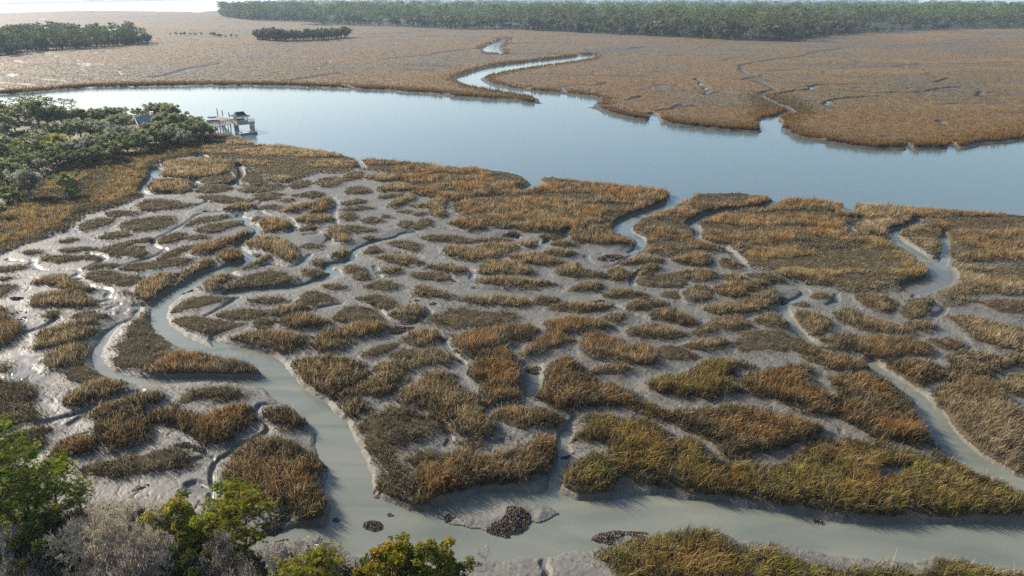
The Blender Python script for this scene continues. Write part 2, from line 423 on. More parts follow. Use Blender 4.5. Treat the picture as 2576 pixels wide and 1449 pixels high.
C('BR1', 2, 2, 'y', [-660,1300, -560,1240, -380,1190, -200,1110, -100,1085, 0,1110, 60,1085, 200,1072, 330,1110, 390,1180, 430,1215, 600,1195, 720,1240, 790,1300, 860,1325, 1000,1335, 1080,1370, 1200,1392, 1350,1402, 1560,1372, 1640,1382, 1700,1402, 1850,1410, 1900,1320, 2010,1300, 2100,1320, 2180,1370, 2350,1425, 2650,1470, 2650,1600, -560,1600, -480,1449, -560,1380],
  'rust and olive grass bank along the bottom edge, south of the wide creek', 1.1)
C('S1', 1, 2, 'o', [90,300, 180,220, 300,170, 450,165, 600,200, 690,260, 710,330, 640,400, 500,470, 430,510, 470,560, 490,640, 480,720, 560,800, 640,880, 620,920, 520,930, 400,880, 300,820, 260,720, 330,660, 260,600, 200,500, 150,420],
  'dark olive brown grass tract along the straight east bank of the main creek', .75)
C('S2', 1, 2, 'r', [540,770, 560,680, 640,620, 740,560, 800,530, 950,500, 1100,490, 1250,500, 1400,440, 1500,390, 1580,375, 1630,410, 1620,520, 1560,640, 1480,710, 1430,760, 1300,770, 1150,770, 1000,760, 860,790, 780,850, 700,900, 640,890],
  'tall rust brown crescent of grass with dark olive front, north of the mud bar', 1.1)
C('S3', 1, 2, 'o', [530,560, 620,500, 700,490, 750,540, 700,590, 620,610, 550,600])
C('S4', 1, 2, 'o', [870,430, 980,400, 1090,410, 1060,460, 950,470])
C('S5', 1, 2, 't', [430,90, 500,30, 590,-30, 690,-105, 800,-80, 870,-10, 910,60, 1000,120, 1060,190, 1030,220, 1130,290, 1160,350, 1080,385, 950,375, 870,340, 860,270, 700,240, 600,180, 450,140],
  'brown grass clump trailing southeast in a tapering tail, west of the tall golden ridge', .95)
C('S6', 1, 2, 't', [1170,200, 1250,160, 1400,180, 1520,170, 1600,220, 1640,280, 1580,320, 1450,330, 1350,360, 1250,330, 1190,270])
C('S7', 1, 1, 'r', [1020,1290, 1040,1240, 1180,1180, 1260,1200, 1320,1280, 1370,1310, 1370,1400, 1360,1500, 1320,1560, 1250,1600, 1130,1600, 1070,1560, 1100,1480, 1020,1420, 1000,1350],
  'rust orange upright oval grass clump just west of the pale muddy gully', 1.05)
C('S8', 1, 2, 't', [-60,90, 60,30, 200,-40, 330,-90, 480,-80, 500,-50, 420,0, 400,60, 300,90, 180,80, 60,110])
C('Z1', 0, 0, 't', [2214,2790, 2256,2715, 2400,2679, 2580,2691, 2700,2736, 2751,2805, 2715,2886, 2580,2946, 2445,3009, 2355,2970, 2280,2886],
  'brown grass dome on the east bank where the main creek straightens', .85)
C('S9', 1, 2, 't', [-40,150, 60,85, 150,110, 180,160, 120,210, 20,230, -60,200])
for a in [
 ('T1','r',[820,240,870,205,950,200,1040,230,1080,270,1000,290,900,270]),
 ('T2','o',[600,330,750,315,900,340,1000,350,1150,330,1280,360,1200,380,1050,375,900,385,750,375,640,360]),
 ('T3','o',[340,375,450,360,560,375,600,410,570,440,450,420,380,400]),
 ('T4','o',[160,440,230,405,310,430,290,460,200,470]),
 ('T5','t',[270,490,330,470,450,470,560,490,620,520,600,550,480,550,360,530]),
 ('T6','t',[770,460,800,400,900,405,960,430,1100,380,1250,385,1310,430,1250,460,1180,490,1100,520,960,520,850,500]),
 ('T7','t',[620,565,720,540,850,555,930,590,900,615,780,600]),
 ('T8','o',[520,630,600,595,720,610,830,640,800,665,650,665,560,660]),
 ('T9','o',[20,550,120,545,170,600,200,660,140,670,70,640]),
 ('T10','t',[300,610,350,560,420,560,450,600,380,630]),
 ('T11','o',[150,710,250,680,350,670,430,710,380,740,230,740]),
 ('T12','t',[540,760,570,710,680,720,790,770,850,790,760,815,650,790]),
 ('T13','o',[90,800,200,780,330,780,400,820,400,870,330,880,250,850,150,820]),
 ('T14','t',[360,920,430,870,550,850,620,890,560,950,480,965,400,950]),
 ('T15','t',[1030,610,1070,540,1180,510,1300,530,1440,570,1440,620,1300,630,1150,630]),
 ('T16','t',[1240,480,1350,450,1500,460,1620,500,1690,540,1600,570,1450,560,1330,530]),
 ('T17','t',[1340,390,1400,360,1470,370,1480,400,1400,425]),
 ('T18','y',[1560,400,1620,355,1700,360,1750,400,1700,420]),
 ('T19','t',[1500,460,1600,430,1750,430,1790,470,1740,500,1600,495]),
 ('T20','r',[1730,370,1740,300,1820,280,1950,285,2080,300,2160,350,2230,390,2100,400,1950,400,1800,395]),
 ('T21','t',[1610,620,1650,560,1740,520,1830,580,1950,600,2020,620,2000,660,1850,650,1700,640]),
 ('T22','t',[2020,660,2030,580,2100,555,2140,590,2200,620,2150,660,2080,680]),
 ('T23','t',[2090,560,2150,500,2280,480,2400,490,2450,530,2350,555,2200,560]),
 ('T24','t',[2230,620,2280,560,2360,545,2420,575,2350,610,2280,635]),
 ('T25','o',[2190,670,2300,630,2450,610,2576,600,2620,650,2576,720,2450,730,2300,720]),
 ('T26','t',[1020,690,1060,650,1250,640,1450,655,1620,690,1600,715,1400,715,1200,710]),
 ('T27','t',[1700,740,1780,690,1900,665,1980,690,1960,735,1850,750,1750,760]),
 ('T28','t',[860,820,950,795,1150,790,1220,770,1350,790,1440,850,1350,865,1200,850,1000,840]),
 ('T29','t',[1440,850,1480,790,1580,780,1650,810,1600,860,1500,865]),
 ('T30','t',[1560,880,1620,830,1800,830,1950,840,2060,860,2000,910,1850,920,1680,915]),
 ('T31','t',[1940,780,2050,730,2150,715,2250,750,2300,780,2200,805,2050,820]),
 ('T32','t',[2140,860,2230,805,2380,800,2450,840,2400,880,2300,900,2200,915]),
 ('T33','o',[2390,770,2480,740,2560,770,2540,810,2440,805]),
 ('T34','r',[2330,950,2380,880,2480,880,2576,910,2650,960,2690,1010,2576,1010,2450,990]),
 ('T35','o',[610,960,700,910,850,880,950,870,1100,890,1250,890,1350,930,1320,980,1200,1000,1000,1030,850,1040,760,1000]),
 ('T36','o',[-50,900,50,850,180,870,270,920,320,970,200,975,60,970,-60,960]),
 ('T36b','r',[-240,1170,-200,1090,-150,1040,0,1010,150,990,280,970,340,1000,300,1060,150,1100,60,1140,-40,1200,-150,1210]),
 ('T37','t',[490,1100,540,1050,640,1020,720,1050,740,1090,680,1140,600,1170,520,1150]),
 ('T38','o',[160,1220,230,1160,350,1130,440,1145,430,1180,350,1200,250,1250]),
 ('T39','t',[250,1330,280,1290,400,1270,550,1250,620,1190,700,1180,800,1220,850,1260,780,1310,650,1310,500,1340,350,1380,270,1380]),
 ('T39b','o',[370,1220,450,1190,600,1180,640,1220,540,1250,420,1260]),
 ('T40','r',[850,1150,870,1070,1000,1040,1100,1050,1150,1020,1300,1000,1430,1000,1480,1050,1420,1110,1300,1150,1200,1180,1100,1200,1020,1240,920,1210]),
 ('T41','r',[1360,1210,1450,1130,1560,1050,1520,1000,1560,960,1680,940,1850,940,2000,980,2050,1020,2000,1070,1850,1070,1700,1080,1760,1100,1770,1140,1680,1180,1540,1210,1420,1240]),
 ('T42','r',[1790,1160,1810,1090,1900,1070,2050,1090,2180,1150,2250,1125,2330,1150,2390,1220,2380,1280,2250,1310,2100,1290,1950,1270,1850,1220]),
 ('T43','g',[1960,950,2050,910,2130,910,2170,960,2100,1000,2060,990]),
 ('T44','g',[2150,1050,2250,1000,2400,1000,2500,1040,2576,1060,2560,1100,2400,1120,2250,1110]),
 ('T45','o',[2390,1170,2480,1150,2576,1170,2650,1230,2576,1270,2450,1260,2410,1220]),
 ('T46','t',[1880,1350,1980,1300,2130,1290,2200,1330,2120,1360,2000,1390,1910,1390]),
 ('T47','o',[0,250,120,250,280,285,200,305,50,300]),('T48','o',[420,145,490,130,540,150,480,165]),
 ('T49','o',[530,165,600,145,640,165,590,180]),('T50','t',[340,100,400,70,480,20,550,30,540,60,450,100,380,125]),
 ('T51','o',[260,45,340,15,450,15,440,40,340,55]),
 ('T52','t',[500,100,620,90,680,60,760,50,780,80,760,120,800,180,720,200,690,150,640,120,560,120]),
 ('T53','o',[140,220,200,180,290,195,300,230,220,240]),('T54','o',[420,240,480,210,540,220,530,250,470,270]),
 ('T55','o',[560,240,600,200,660,195,680,220,640,270,580,280]),('T56','o',[0,210,20,150,90,150,110,190,60,220]),
 ('T57','o',[0,140,50,105,200,105,250,125,150,140]),('T58','o',[0,100,30,60,150,55,210,75,130,90]),
 ('T59','o',[300,180,350,165,380,190,330,200]),('T62','o',[150,340,200,325,280,345,230,360]),
 ('T63','o',[1500,330,1600,290,1700,310,1650,350,1560,360]),('T64','o',[1220,300,1300,290,1340,320,1280,335]),
]: C(a[0], 1, 1, a[1], a[2])
TL = {'T41':'hook shaped bright rust grass clump at the centre, above the golden ridge tip','T42':'rounded rust clump with pale crest just east of the hook shaped rust clump',
 'T40':'two toned brown and pinkish tan clump capping the upright rust oval','T26':'long thin straight tan hedge of grass on bare mud at the centre',
 'T35':'wide grey green flattened grass clump north of the black shell patch at the centre','T36b':'tall tan rust kidney shaped clump just west of the black shell patch',
 'T39':'long tan ridge of grass curving below the small round tan clump beside shells','T1':'small rusty clump in open mud just below the large rust bank lobe'}
for a in [
 ('U1','o',[420,385,500,340,590,340,600,360,520,380]),('U2','o',[430,440,550,410,680,410,720,430,640,445,520,455]),
 ('U3','o',[150,460,220,430,290,445,270,470,200,475]),('U4','o',[300,510,320,470,450,480,600,475,720,480,760,500,650,515,500,530,380,540]),
 ('U5','o',[-40,560,100,545,210,570,150,590,-40,605]),('U6','o',[-40,650,60,625,120,630,100,655,-40,665]),
 ('U7','t',[260,690,310,640,420,610,500,620,540,660,600,700,720,725,680,755,580,770,460,730,350,700]),
 ('U8','t',[230,850,240,800,300,760,420,750,550,760,650,800,720,830,680,865,560,880,400,860,280,875]),
 ('U9','o',[-60,800,0,690,60,690,100,720,60,760]),('U10','r',[-60,970,0,850,50,890,60,930,20,980]),
 ('U11','r',[-60,1180,-10,970,60,960,110,1000,120,1060,70,1120,30,1170]),
 ('U12','o',[300,950,340,890,420,880,440,920,380,960]),('U13','o',[510,945,560,910,700,885,800,920,780,960,700,980,600,970]),
 ('U14','t',[300,1100,340,1030,480,990,620,970,720,980,740,1000,640,1030,500,1060,400,1100,330,1140]),
 ('U15','t',[260,1160,330,1120,420,1080,560,1030,720,1010,735,1050,640,1110,500,1160,380,1190,290,1190]),
 ('U16','t',[340,1320,350,1250,430,1190,560,1150,640,1160,660,1200,600,1260,500,1310,420,1340]),
 ('U17','o',[500,1370,520,1310,620,1280,720,1330,820,1380,760,1420,640,1430,550,1410]),
 ('U18','t',[495,1599,500,1539,600,1469,720,1419,820,1399,900,1449,960,1469,900,1519,780,1549,660,1579,580,1619]),
 ('U19','o',[-40,1350,0,1290,40,1300,60,1340,20,1380]),
 ('V1','o',[1050,920,1090,880,1160,885,1140,960,1150,1020,1220,1080,1330,1150,1330,1200,1250,1240,1180,1290,1120,1330,1000,1320,870,1310,860,1250,930,1200,830,1180,900,1130,960,1050,1000,980]),
 ('V2','r',[1110,1340,1180,1280,1280,1220,1420,1190,1550,1220,1700,1260,1850,1290,1920,1330,1920,1370,1820,1390,1650,1390,1450,1380,1280,1370,1150,1360]),
 ('W1','o',[1270,970,1300,940,1450,935,1600,970,1750,985,1860,990,1800,1030,1680,1060,1560,1060,1430,1020]),
 ('W2','o',[1280,890,1400,800,1550,785,1680,775,1740,800,1650,830,1500,870,1380,895]),
 ('W3','r',[1700,1110,1780,1080,1950,1050,2150,1050,2280,1080,2290,1130,2220,1190,2100,1230,2000,1200,1850,1150]),
 ('W4','o',[1600,930,1700,890,1850,870,2000,890,2030,920,1920,960,1750,970,1660,950]),
 ('W5','t',[2040,920,2080,870,2250,850,2380,870,2290,900,2150,940]),
 ('W5b','r',[2090,990,2180,930,2300,915,2430,940,2500,970,2400,1010,2250,1020,2150,1010]),
 ('W6','o',[1840,810,1950,790,2100,790,2180,820,2100,840,1950,840]),
 ('W7','o',[2240,840,2280,780,2350,740,2450,770,2520,800,2450,830,2330,860]),
 ('W8','o',[1900,1010,1950,950,2060,960,2060,1010,1980,1040]),
 ('W9','t',[1540,700,1580,650,1650,610,1740,620,1700,680,1650,740,1580,750]),
 ('W10','o',[1680,720,1760,670,1880,610,2000,580,2150,600,2200,640,2250,650,2150,690,2000,710,1850,740,1720,745]),
 ('W11','o',[2260,600,2340,570,2420,590,2460,630,2380,640]),('W12','o',[2430,700,2520,690,2600,710,2580,730,2470,735]),
 ('W13','t',[1350,700,1380,620,1450,560,1550,490,1590,520,1560,580,1490,610,1450,680,1400,715]),
 ('W14','o',[890,580,950,540,1100,530,1250,500,1400,490,1460,510,1350,560,1150,580,1000,600]),
 ('W15','o',[640,650,680,600,800,590,950,630,1070,640,1050,690,950,720,850,700,720,670]),
 ('W16','t',[1000,770,1050,700,1120,640,1250,610,1330,620,1300,690,1250,760,1180,820,1080,830,1040,800,900,750]),
 ('W17','r',[1450,460,1480,410,1600,370,1750,330,1850,290,1920,290,1900,330,1800,360,1700,420,1600,460,1500,480]),
 ('W18','r',[1650,510,1670,440,1750,410,1800,440,1880,480,1890,510,1780,530]),
 ('W19','o',[1170,510,1250,450,1350,410,1500,380,1530,390,1450,430,1330,480,1230,520]),
 ('W20','o',[720,440,800,400,950,370,1100,340,1150,350,1120,380,980,400,920,450,900,500,830,470]),
 ('W21','o',[920,450,980,410,1080,400,1110,430,1080,490,1000,500,940,480]),
 ('W22','o',[640,570,740,540,850,535,860,560,760,580,680,590]),('W23','o',[1190,360,1250,320,1350,300,1400,320,1340,370,1250,390,1200,385]),
 ('W24','o',[1350,350,1450,320,1600,330,1560,350,1440,360]),('W25','r',[1960,290,1960,210,2040,190,2150,210,2190,250,2180,280,2080,300]),
 ('W26','t',[1830,400,1900,350,2050,330,2150,360,2220,420,2250,490,2200,530,2140,520,2080,450,1950,430]),
 ('W27','g',[1780,590,1850,550,1950,490,2030,450,2060,480,1980,540,1880,580]),('W28','o',[2250,400,2330,370,2430,390,2400,420,2300,425]),
 ('W29','o',[2340,520,2400,490,2470,510,2440,535,2380,540]),('W30','t',[2470,270,2540,255,2600,280,2640,340,2610,390,2530,370]),
 ('W31','t',[2500,480,2576,430,2630,430,2620,470,2560,500]),('X1','o',[1010,110,1080,60,1200,40,1350,70,1480,80,1450,110,1300,130,1150,150,1060,140]),
 ('X2','o',[780,160,850,140,980,140,1060,160,950,180,860,190,800,180]),('X3','o',[600,240,700,200,850,190,870,220,760,260,680,280,600,300]),
 ('X4','o',[880,260,950,210,1100,190,1250,170,1330,190,1320,240,1200,290,1050,300,930,290]),('X5','o',[730,340,800,300,900,290,1030,320,950,340,800,350]),
 ('X6','o',[1470,30,1600,20,1780,40,1880,60,1860,90,1700,80,1550,60]),('X7','t',[1650,130,1750,90,1860,80,1920,100,1880,130,1750,150]),
 ('X8','o',[1370,270,1430,220,1550,180,1720,170,1700,200,1560,220,1450,260]),('X9','o',[1470,290,1560,240,1700,220,1840,210,1830,250,1700,270,1680,300,1550,310]),
 ('X11','o',[1890,110,1950,100,2040,90,2120,110,2080,140,1980,130]),('X12','t',[2110,150,2170,110,2300,80,2380,90,2350,120,2200,160]),
 ('X13','r',[2330,150,2380,80,2450,40,2500,60,2480,120,2430,160,2370,165]),('X14','t',[2210,220,2260,190,2350,170,2480,175,2520,210,2450,240,2330,240]),
 ('X15','o',[2260,270,2330,245,2400,265,2350,290,2280,290]),('X16','o',[2090,70,2150,40,2220,50,2180,80]),('X17','o',[1900,20,2050,0,2170,10,2100,35,1980,40]),
 ('X18','o',[2180,30,2240,10,2280,25,2230,40]),('X19','o',[2340,20,2400,0,2450,30,2390,40]),('X20','o',[1860,210,1920,170,1960,190,1930,215]),
 ('X22','o',[1200,-20,1320,-30,1440,-20,1400,10,1280,10]),('X23','o',[1480,-40,1620,-60,1760,-40,1700,-10,1560,-10]),('X24','o',[1560,-80,1700,-100,1800,-85,1740,-65,1620,-62]),
]: C(a[0], 0, 1, a[1], a[2])
TL.update({'V1':'dark olive grass tract on the mud island between the two creek arms','V2':'bright rusty gold grass ridge on the south edge of the island between creek arms',
 'W1':'dark olive leaf shaped clump on the sand spit east of the main creek','W3':'brown wedge of grass above the broad pale mud shoulder of the main creek',
 'W17':'golden rust grass ridge beside the thin upper creek bend','W18':'short golden tuft wedged into the bend of the thin upper creek',
 'W10':'wide dark olive oval clump north of the thin side creek','W9':'small tan tuft squeezed against the main creek, beside the wide olive oval',
 'U7':'brown grass clump with a long dark tail pointing east on the western mud','U8':'bushy tan topped oval clump below the tailed brown clump on the western mud'})
for a in [
 ('a','t',[1200,1330,1210,1250,1300,1205,1480,1195,1650,1200,1760,1230,1740,1290,1680,1330,1500,1345,1320,1350]),
 ('b','t',[1110,1400,1150,1365,1290,1345,1400,1355,1460,1390,1440,1440,1300,1460,1150,1440]),
 ('c','o',[1480,1360,1560,1340,1720,1325,1800,1345,1790,1375,1650,1390,1520,1395]),('d','o',[1480,1430,1600,1400,1720,1410,1730,1445,1600,1460,1490,1455]),
 ('f','o',[1790,1420,1900,1390,2080,1380,2150,1400,2100,1440,1950,1455,1800,1450]),('g','o',[2370,1390,2420,1340,2560,1330,2600,1345,2576,1390,2480,1420]),
 ('h','o',[2160,1400,2260,1360,2350,1370,2330,1410,2220,1430]),('i','o',[1900,1500,2000,1465,2120,1480,2080,1510,1970,1520]),
 ('j','o',[2240,1470,2330,1440,2440,1450,2420,1490,2310,1500]),
]: C('K' + a[0], 0, 0, a[1], a[2])
TL.update({'Ka':'wide tan grass island below the meadow, next to the small bright tidal pool','Kb':'neat oval tan grass island just south of the small bright tidal pool'})
for a in [
 ('k','o',[0,1330,60,1300,160,1290,150,1340,50,1370,-30,1370]),('l','t',[170,1340,200,1315,350,1320,440,1345,400,1375,250,1365]),
 ('m','t',[280,1420,330,1385,480,1390,560,1420,540,1452,320,1452]),('n','o',[20,1440,100,1400,220,1420,200,1460,80,1470]),
 ('p','o',[1180,1500,1240,1470,1330,1440,1330,1480,1250,1500]),
]: C('K' + a[0], 1, 0, a[1], a[2])
for a in [
 ('Y1','o',[-60,360,-60,-20,60,-20,200,-10,270,30,250,100,210,140,260,200,300,250,220,290,100,310,20,380],None),
 ('Y2','r',[690,230,760,140,880,120,1000,80,1140,70,1200,90,1150,150,1060,200,1030,240,1070,290,1130,350,1090,400,1000,450,880,490,800,520,740,470,700,350],'leaning rust brown figure eight grass clump on the near western mud'),
 ('Y3','o',[1340,140,1380,60,1500,30,1650,20,1780,30,1840,80,1780,110,1600,120,1450,130,1370,160],'grey olive grass clump on a raised mud pad just below the creek arm'),
 ('Y4','r',[1100,250,1150,200,1300,210,1500,230,1650,210,1750,180,1850,160,1870,220,1860,300,1780,360,1700,420,1600,460,1500,420,1380,380,1280,340,1180,310],'wide dark rust grass clump in a shallow U below the grey olive pad'),
 ('Y5','r',[1980,220,2020,180,2150,170,2230,220,2290,290,2230,340,2130,320,2040,280],'small rust topped clump on its own mud hump at the main creek edge'),
 ('Y6','o',[590,640,700,600,850,570,950,530,1100,510,1250,490,1350,510,1420,560,1420,610,1330,640,1150,670,950,700,750,710,640,690],'long dark brown grass ridge above the bare tree twigs, casting shadow on mud'),
 ('Y7','r',[400,560,430,490,500,420,580,390,650,430,680,500,620,540,520,560],'small rounded brown clump beside the crown of the tall pine'),
 ('Y8','o',[-60,450,100,390,200,330,330,310,390,340,320,370,250,400,330,420,370,460,250,470,100,480,-60,500],None),
 ('Y9','r',[1680,640,1720,560,1850,480,1900,420,2020,400,2150,440,2250,500,2340,540,2380,620,2400,720,2440,830,2480,900,2440,1000,2330,1060,2220,1010,2180,930,2050,900,1900,870,1780,820,1720,720],'big domed brown grass hummock on the west bank of the main creek'),
]: C(a[0], 0, 2, a[1], a[2], a[3], 0.9 if a[1] == 'r' else .7)
HOLES = [tl(2, 2, [1425,650,1500,630,1640,630,1700,660,1600,700,1540,745,1460,730])]

# --- oyster beds (dark shell heaps)
OY = []
def O(c, r, pts, label=None): OY.append((tl(c, r, pts), label))
O(0,1,[70,790,180,785,180,805,90,815]); O(0,1,[110,900,200,880,200,910,130,915]); O(0,1,[120,960,190,930,195,950,130,968])
O(0,1,[1360,740,1450,715,1465,735,1400,745]); O(0,1,[1920,460,1960,445,1965,465,1930,472]); O(0,1,[1182,1068,1215,1058,1222,1068,1195,1074], 'tiny dark shell clot lying in the main creek water')
O(0,2,[470,235,520,205,560,200,550,220,500,240]); O(0,2,[420,440,480,420,470,435]); O(0,2,[570,385,660,360,668,378,600,395])
O(0,2,[1310,460,1400,430,1490,475,1450,485,1340,480]); O(0,2,[1450,490,1500,470,1570,510,1550,530,1480,510]); O(0,2,[1630,560,1700,530,1735,535,1680,565])
O(0,2,[980,800,1100,750,1110,770,1010,810], 'black shell streak on mud above the bare grey mossy tree'); O(0,2,[520,830,600,775,650,770,640,800,550,850], 'black shell streak partly behind the green pine crown')
O(0,2,[2350,560,2400,550,2460,610,2440,660,2380,650], 'dark shell heap on the creek flank of the domed brown hummock')
O(0,2,[1980,1060,2080,970,2180,960,2190,1010,2090,1110,1990,1110], 'large black shell bed on the mud shore below the domed brown hummock')
O(0,2,[2490,1000,2520,960,2550,980,2530,1010], 'small dark shell heap in the main creek off the hummock tip'); O(0,2,[2070,1150,2150,1130,2180,1150,2100,1170])
O(1,2,[150,1040,170,990,240,980,300,1010,310,1050,230,1065], 'round dark shell islet alone in the middle of the creek'); O(1,2,[340,940,360,930,385,945,350,955])
O(1,2,[785,990,790,945,840,935,870,960,860,990,820,1005], 'small dark shell knob on the little mud bar west of the big bar')
O(1,2,[1190,900,1300,885,1420,920,1430,980,1380,1080,1300,1130,1150,1110,1100,1070,1120,1030,1230,1000,1260,950], 'large dark shell bed covering the eastern half of the big mud bar')
O(1,2,[1880,1140,1920,1080,2050,1065,2200,1075,2350,1090,2420,1110,2300,1170,2150,1190,2000,1160], 'long leaf shaped shell bank in the creek by the bottom grass bank')
O(1,2,[890,1310,1000,1305,1060,1330,1000,1360,920,1350], 'dark shell bed on the bottom shore beside the white leafless sapling')
O(1,2,[240,790,260,740,320,730,320,780,270,820], 'dark shell clot at the corner of the straight creek bank'); O(1,2,[1660,500,1750,480,1760,500,1680,520]); O(1,2,[1720,430,1790,400,1780,440])
O(1,2,[1120,260,1180,240,1210,290,1150,300]); O(1,2,[1230,400,1290,400,1300,415,1230,415])
O(1,1,[350,1060,370,1000,450,1000,570,1010,540,1040,420,1070], 'black shell patch at the end of a thin rill, centre of the flat'); O(1,1,[730,1110,800,1095,800,1115,740,1120]); O(1,1,[650,845,710,830,700,855])
O(1,1,[500,820,580,805,570,825]); O(1,1,[1200,310,1280,300,1350,320,1290,340]); O(1,1,[1920,490,2050,460,2150,480,2080,520,1950,520], 'scattered shells on the round mud pan beside the winding mouth creek')
O(1,1,[1380,1310,1450,1280,1520,1300,1480,1350,1400,1330], 'dark shell heap in the pale gully left of the golden ridge tip'); O(1,1,[1880,820,1960,805,1990,825,1910,835])
O(2,1,[730,790,800,770,800,810,750,830]); O(2,1,[1890,470,1920,460,1930,485,1900,490]); O(2,2,[990,975,1060,965,1100,1010,1040,1015], 'shell rubble under the grass along the wide creek edge')

# --- water
WPOLY = []
creek = [tl(0,1,[1782,560,1740,566,1581,601,1470,649,1380,711,1240,777,1170,837,1150,880,1138,1000,1180,1070,1310,1150,1450,1215,1600,1240,1700,1260,1850,1280,1930,1320,1990,1390,2020,1410,1900,1415,1500,1415,1200,1415,1000,1400,860,1360,790,1300,757,1235,780,1180,830,1090,905,1010,1000,955,1048,890,1010,872,1005,860,1040,858,1165,872,1160,885,1060,870,1060,890,1035,940,1000,975,880,1010,780,1090,705,1200,692,1260,720,1330,780,1385,900,1432,1000,1449]),
 tl(0,2,[1200,5,1500,-10,1750,-8,1980,30,2090,120,2110,150,2160,150,2230,190,2260,245,2330,300,2390,380,2380,480,2400,550,2470,640,2475,700,2440,800,2500,930,2480,1050,2420,1080,2300,1085,2200,1095,2060,1130,1960,1180,2050,1190,2200,1175,2350,1180,2450,1190,2576,1250]),
 tl(1,2,[80,1290,200,1330,300,1345,500,1350,900,1335,1180,1330,1400,1310,1520,1305,1700,1270,1900,1250,2050,1230,2130,1200,2250,1180,2420,1130,2490,1105,2560,1130,2640,1130]),
 tl(2,2,[200,1110,330,1130,400,1190,500,1185,700,1190,850,1220,1000,1260,1100,1290,1350,1315,1500,1325,1700,1340,1900,1300,2150,1330,2400,1390,2800,1430,2800,1060,2300,1050,2000,1055,1750,1055,1500,1055,1300,1055,1100,1035,950,990,800,985,650,955,450,940,300,890,100,880,0,875]),
 tl(1,2,[2500,850,2400,840,2200,850,2080,872,1950,885,1780,885,1700,850,1620,805,1580,795,1520,825,1430,832,1300,815,1150,815,1000,840,850,880,750,905,690,930,700,960,600,965,500,950,350,890,260,840,240,790,230,690,190,600,150,500,100,420,70,340,40,290,0,270]),
 tl(0,2,[2530,220,2470,150,2440,125,2380,100,2280,20,2200,-60]),
 tl(0,1,[2140,1300,2060,1230,1900,1190,1750,1160,1640,1130,1600,1115,1605,1150,1620,1190,1500,1140,1400,1090,1290,1010,1260,940,1275,865,1360,790,1510,715,1575,664,1740,618,1800,592])]
WPOLY.append(np.concatenate(creek))
BARS = [tl(1,2,[810,1040,900,980,1000,965,1100,960,1200,895,1300,880,1430,920,1440,980,1390,1090,1300,1133,1150,1113,1000,1082,880,1062]),
        tl(1,2,[1440,920,1500,910,1570,930,1640,975,1570,1010,1490,1045,1445,1030]), tl(1,2,[700,1000,780,945,860,950,885,985,790,1022])]
WPOLY.append(tl(0,0,[1125,1290,1180,1275,1240,1285,1225,1310,1180,1350,1120,1370,1115,1355,1140,1330]))
WPOLY.append(tl(0,1,[2440,395,2470,365,2500,360,2510,385,2480,400]))
# centre line, width in metres, carved depth in metres (water shows where deeper than 0.5)
WLINE = [
 (tl(0,1,[1560,155,1840,160,1800,190,1830,205,1880,215,1850,250,1930,262,1965,310,1900,350,1820,390,1785,430,1850,470,1900,495,1945,505]), .65, .75),
 (tl(0,1,[1890,500,1950,500,1910,530,1830,560,1740,578]), 1.5, .9),
 (tl(0,1,[1720,778,1900,757,2100,740,2300,720,2400,680,2500,640,2550,610,2470,600,2480,560,2576,545]), .8, .85),
 (tl(1,1,[0,545,90,510,80,480,130,430,250,380,430,350,450,320,550,310]), .5, .62),
 (tl(1,1,[2560,40,2500,100,2300,170,2170,225,2115,270,2130,310]), 1.9, 1.0),
 (tl(1,1,[2130,310,2230,340,2270,390,2240,440,2200,470]), .9, .8),
 (tl(1,1,[2590,-30,2570,30,2540,70]), 2.6, 1.2),
 (tl(2,1,[1770,225,1735,265,1600,300,1565,330,1640,390,1750,450,1830,510]), 1.1, .62),
 (tl(2,1,[1830,510,1950,570,1970,640,1900,690,1750,730]), 2.6, .46),
 (tl(2,1,[1965,320,1985,400,1980,450,1960,560]), .8, .5),
 (tl(2,1,[700,705,850,720,930,750,935,790,850,830,745,850,760,910,820,990,880,1070,950,1140,1050,1180]), .75, .62),
 (tl(2,1,[1420,1310,1520,1380,1650,1460,1800,1570,1860,1680]), 1.0, .8),
 (tl(2,2,[1860,231,1910,330,1990,430,2090,520,2260,635,2410,722,2700,830]), 1.7, 1.0),
 (tl(2,1,[100,260,120,300,95,350,140,390,330,420,390,480,450,540]), .7, .45),
 (tl(2,1,[1250,270,1290,330]), .7, .5), (tl(2,1,[1330,210,1400,245]), 1.0, .5),
 (tl(1,2,[1600,800,1630,650,1690,560,1660,480,1700,380]), .7, .6),
 (tl(0,2,[1600,880,1600,600,1730,540,1790,480,1880,440,2030,370,2020,310,1930,240,1950,150,2090,150]), .22, .3),
 (tl(0,2,[1450,770,1520,780,1560,810,1480,790]), .6, .3),
 (tl(0,0,[1120,1370,1060,1440,1090,1475,1300,1475]), .8, .55), (tl(0,0,[1460,1380,1530,1400,1480,1430]), .7, .5),
 (tl(0,0,[1510,1180,1560,1200]), 1.6, .5), (tl(0,0,[1800,1250,1840,1310,1800,1370,1740,1400]), .9, .45), (tl(1,0,[110,1180,150,1250,180,1280]), .8, .6),
 (tl(1,1,[1490,390,1480,425,1560,380]), .5, .55), (tl(1,1,[1690,310,1680,350]), .9, .55),
 (tl(1,1,[1240,345,1330,355]), .6, .55), (tl(0,0,[2480,600,2490,610]), .5, .3),
 (tl(1,0,[1420,1310,1400,1340,1500,1400,1400,1440]), 2.2, .5), (tl(2,1,[720,70,640,130,400,150,250,165,80,230,60,270]), 1.2, .7),
 (tl(2,1,[1235,60,1250,130,1240,170]), 1.2, .7), (tl(1,2,[1540,1305,1520,1360,1560,1420,1540,1470]), .25, .3),
 (tl(1,1,[1420,1330,1430,1449,1420,1500]), 1.6, .42)]
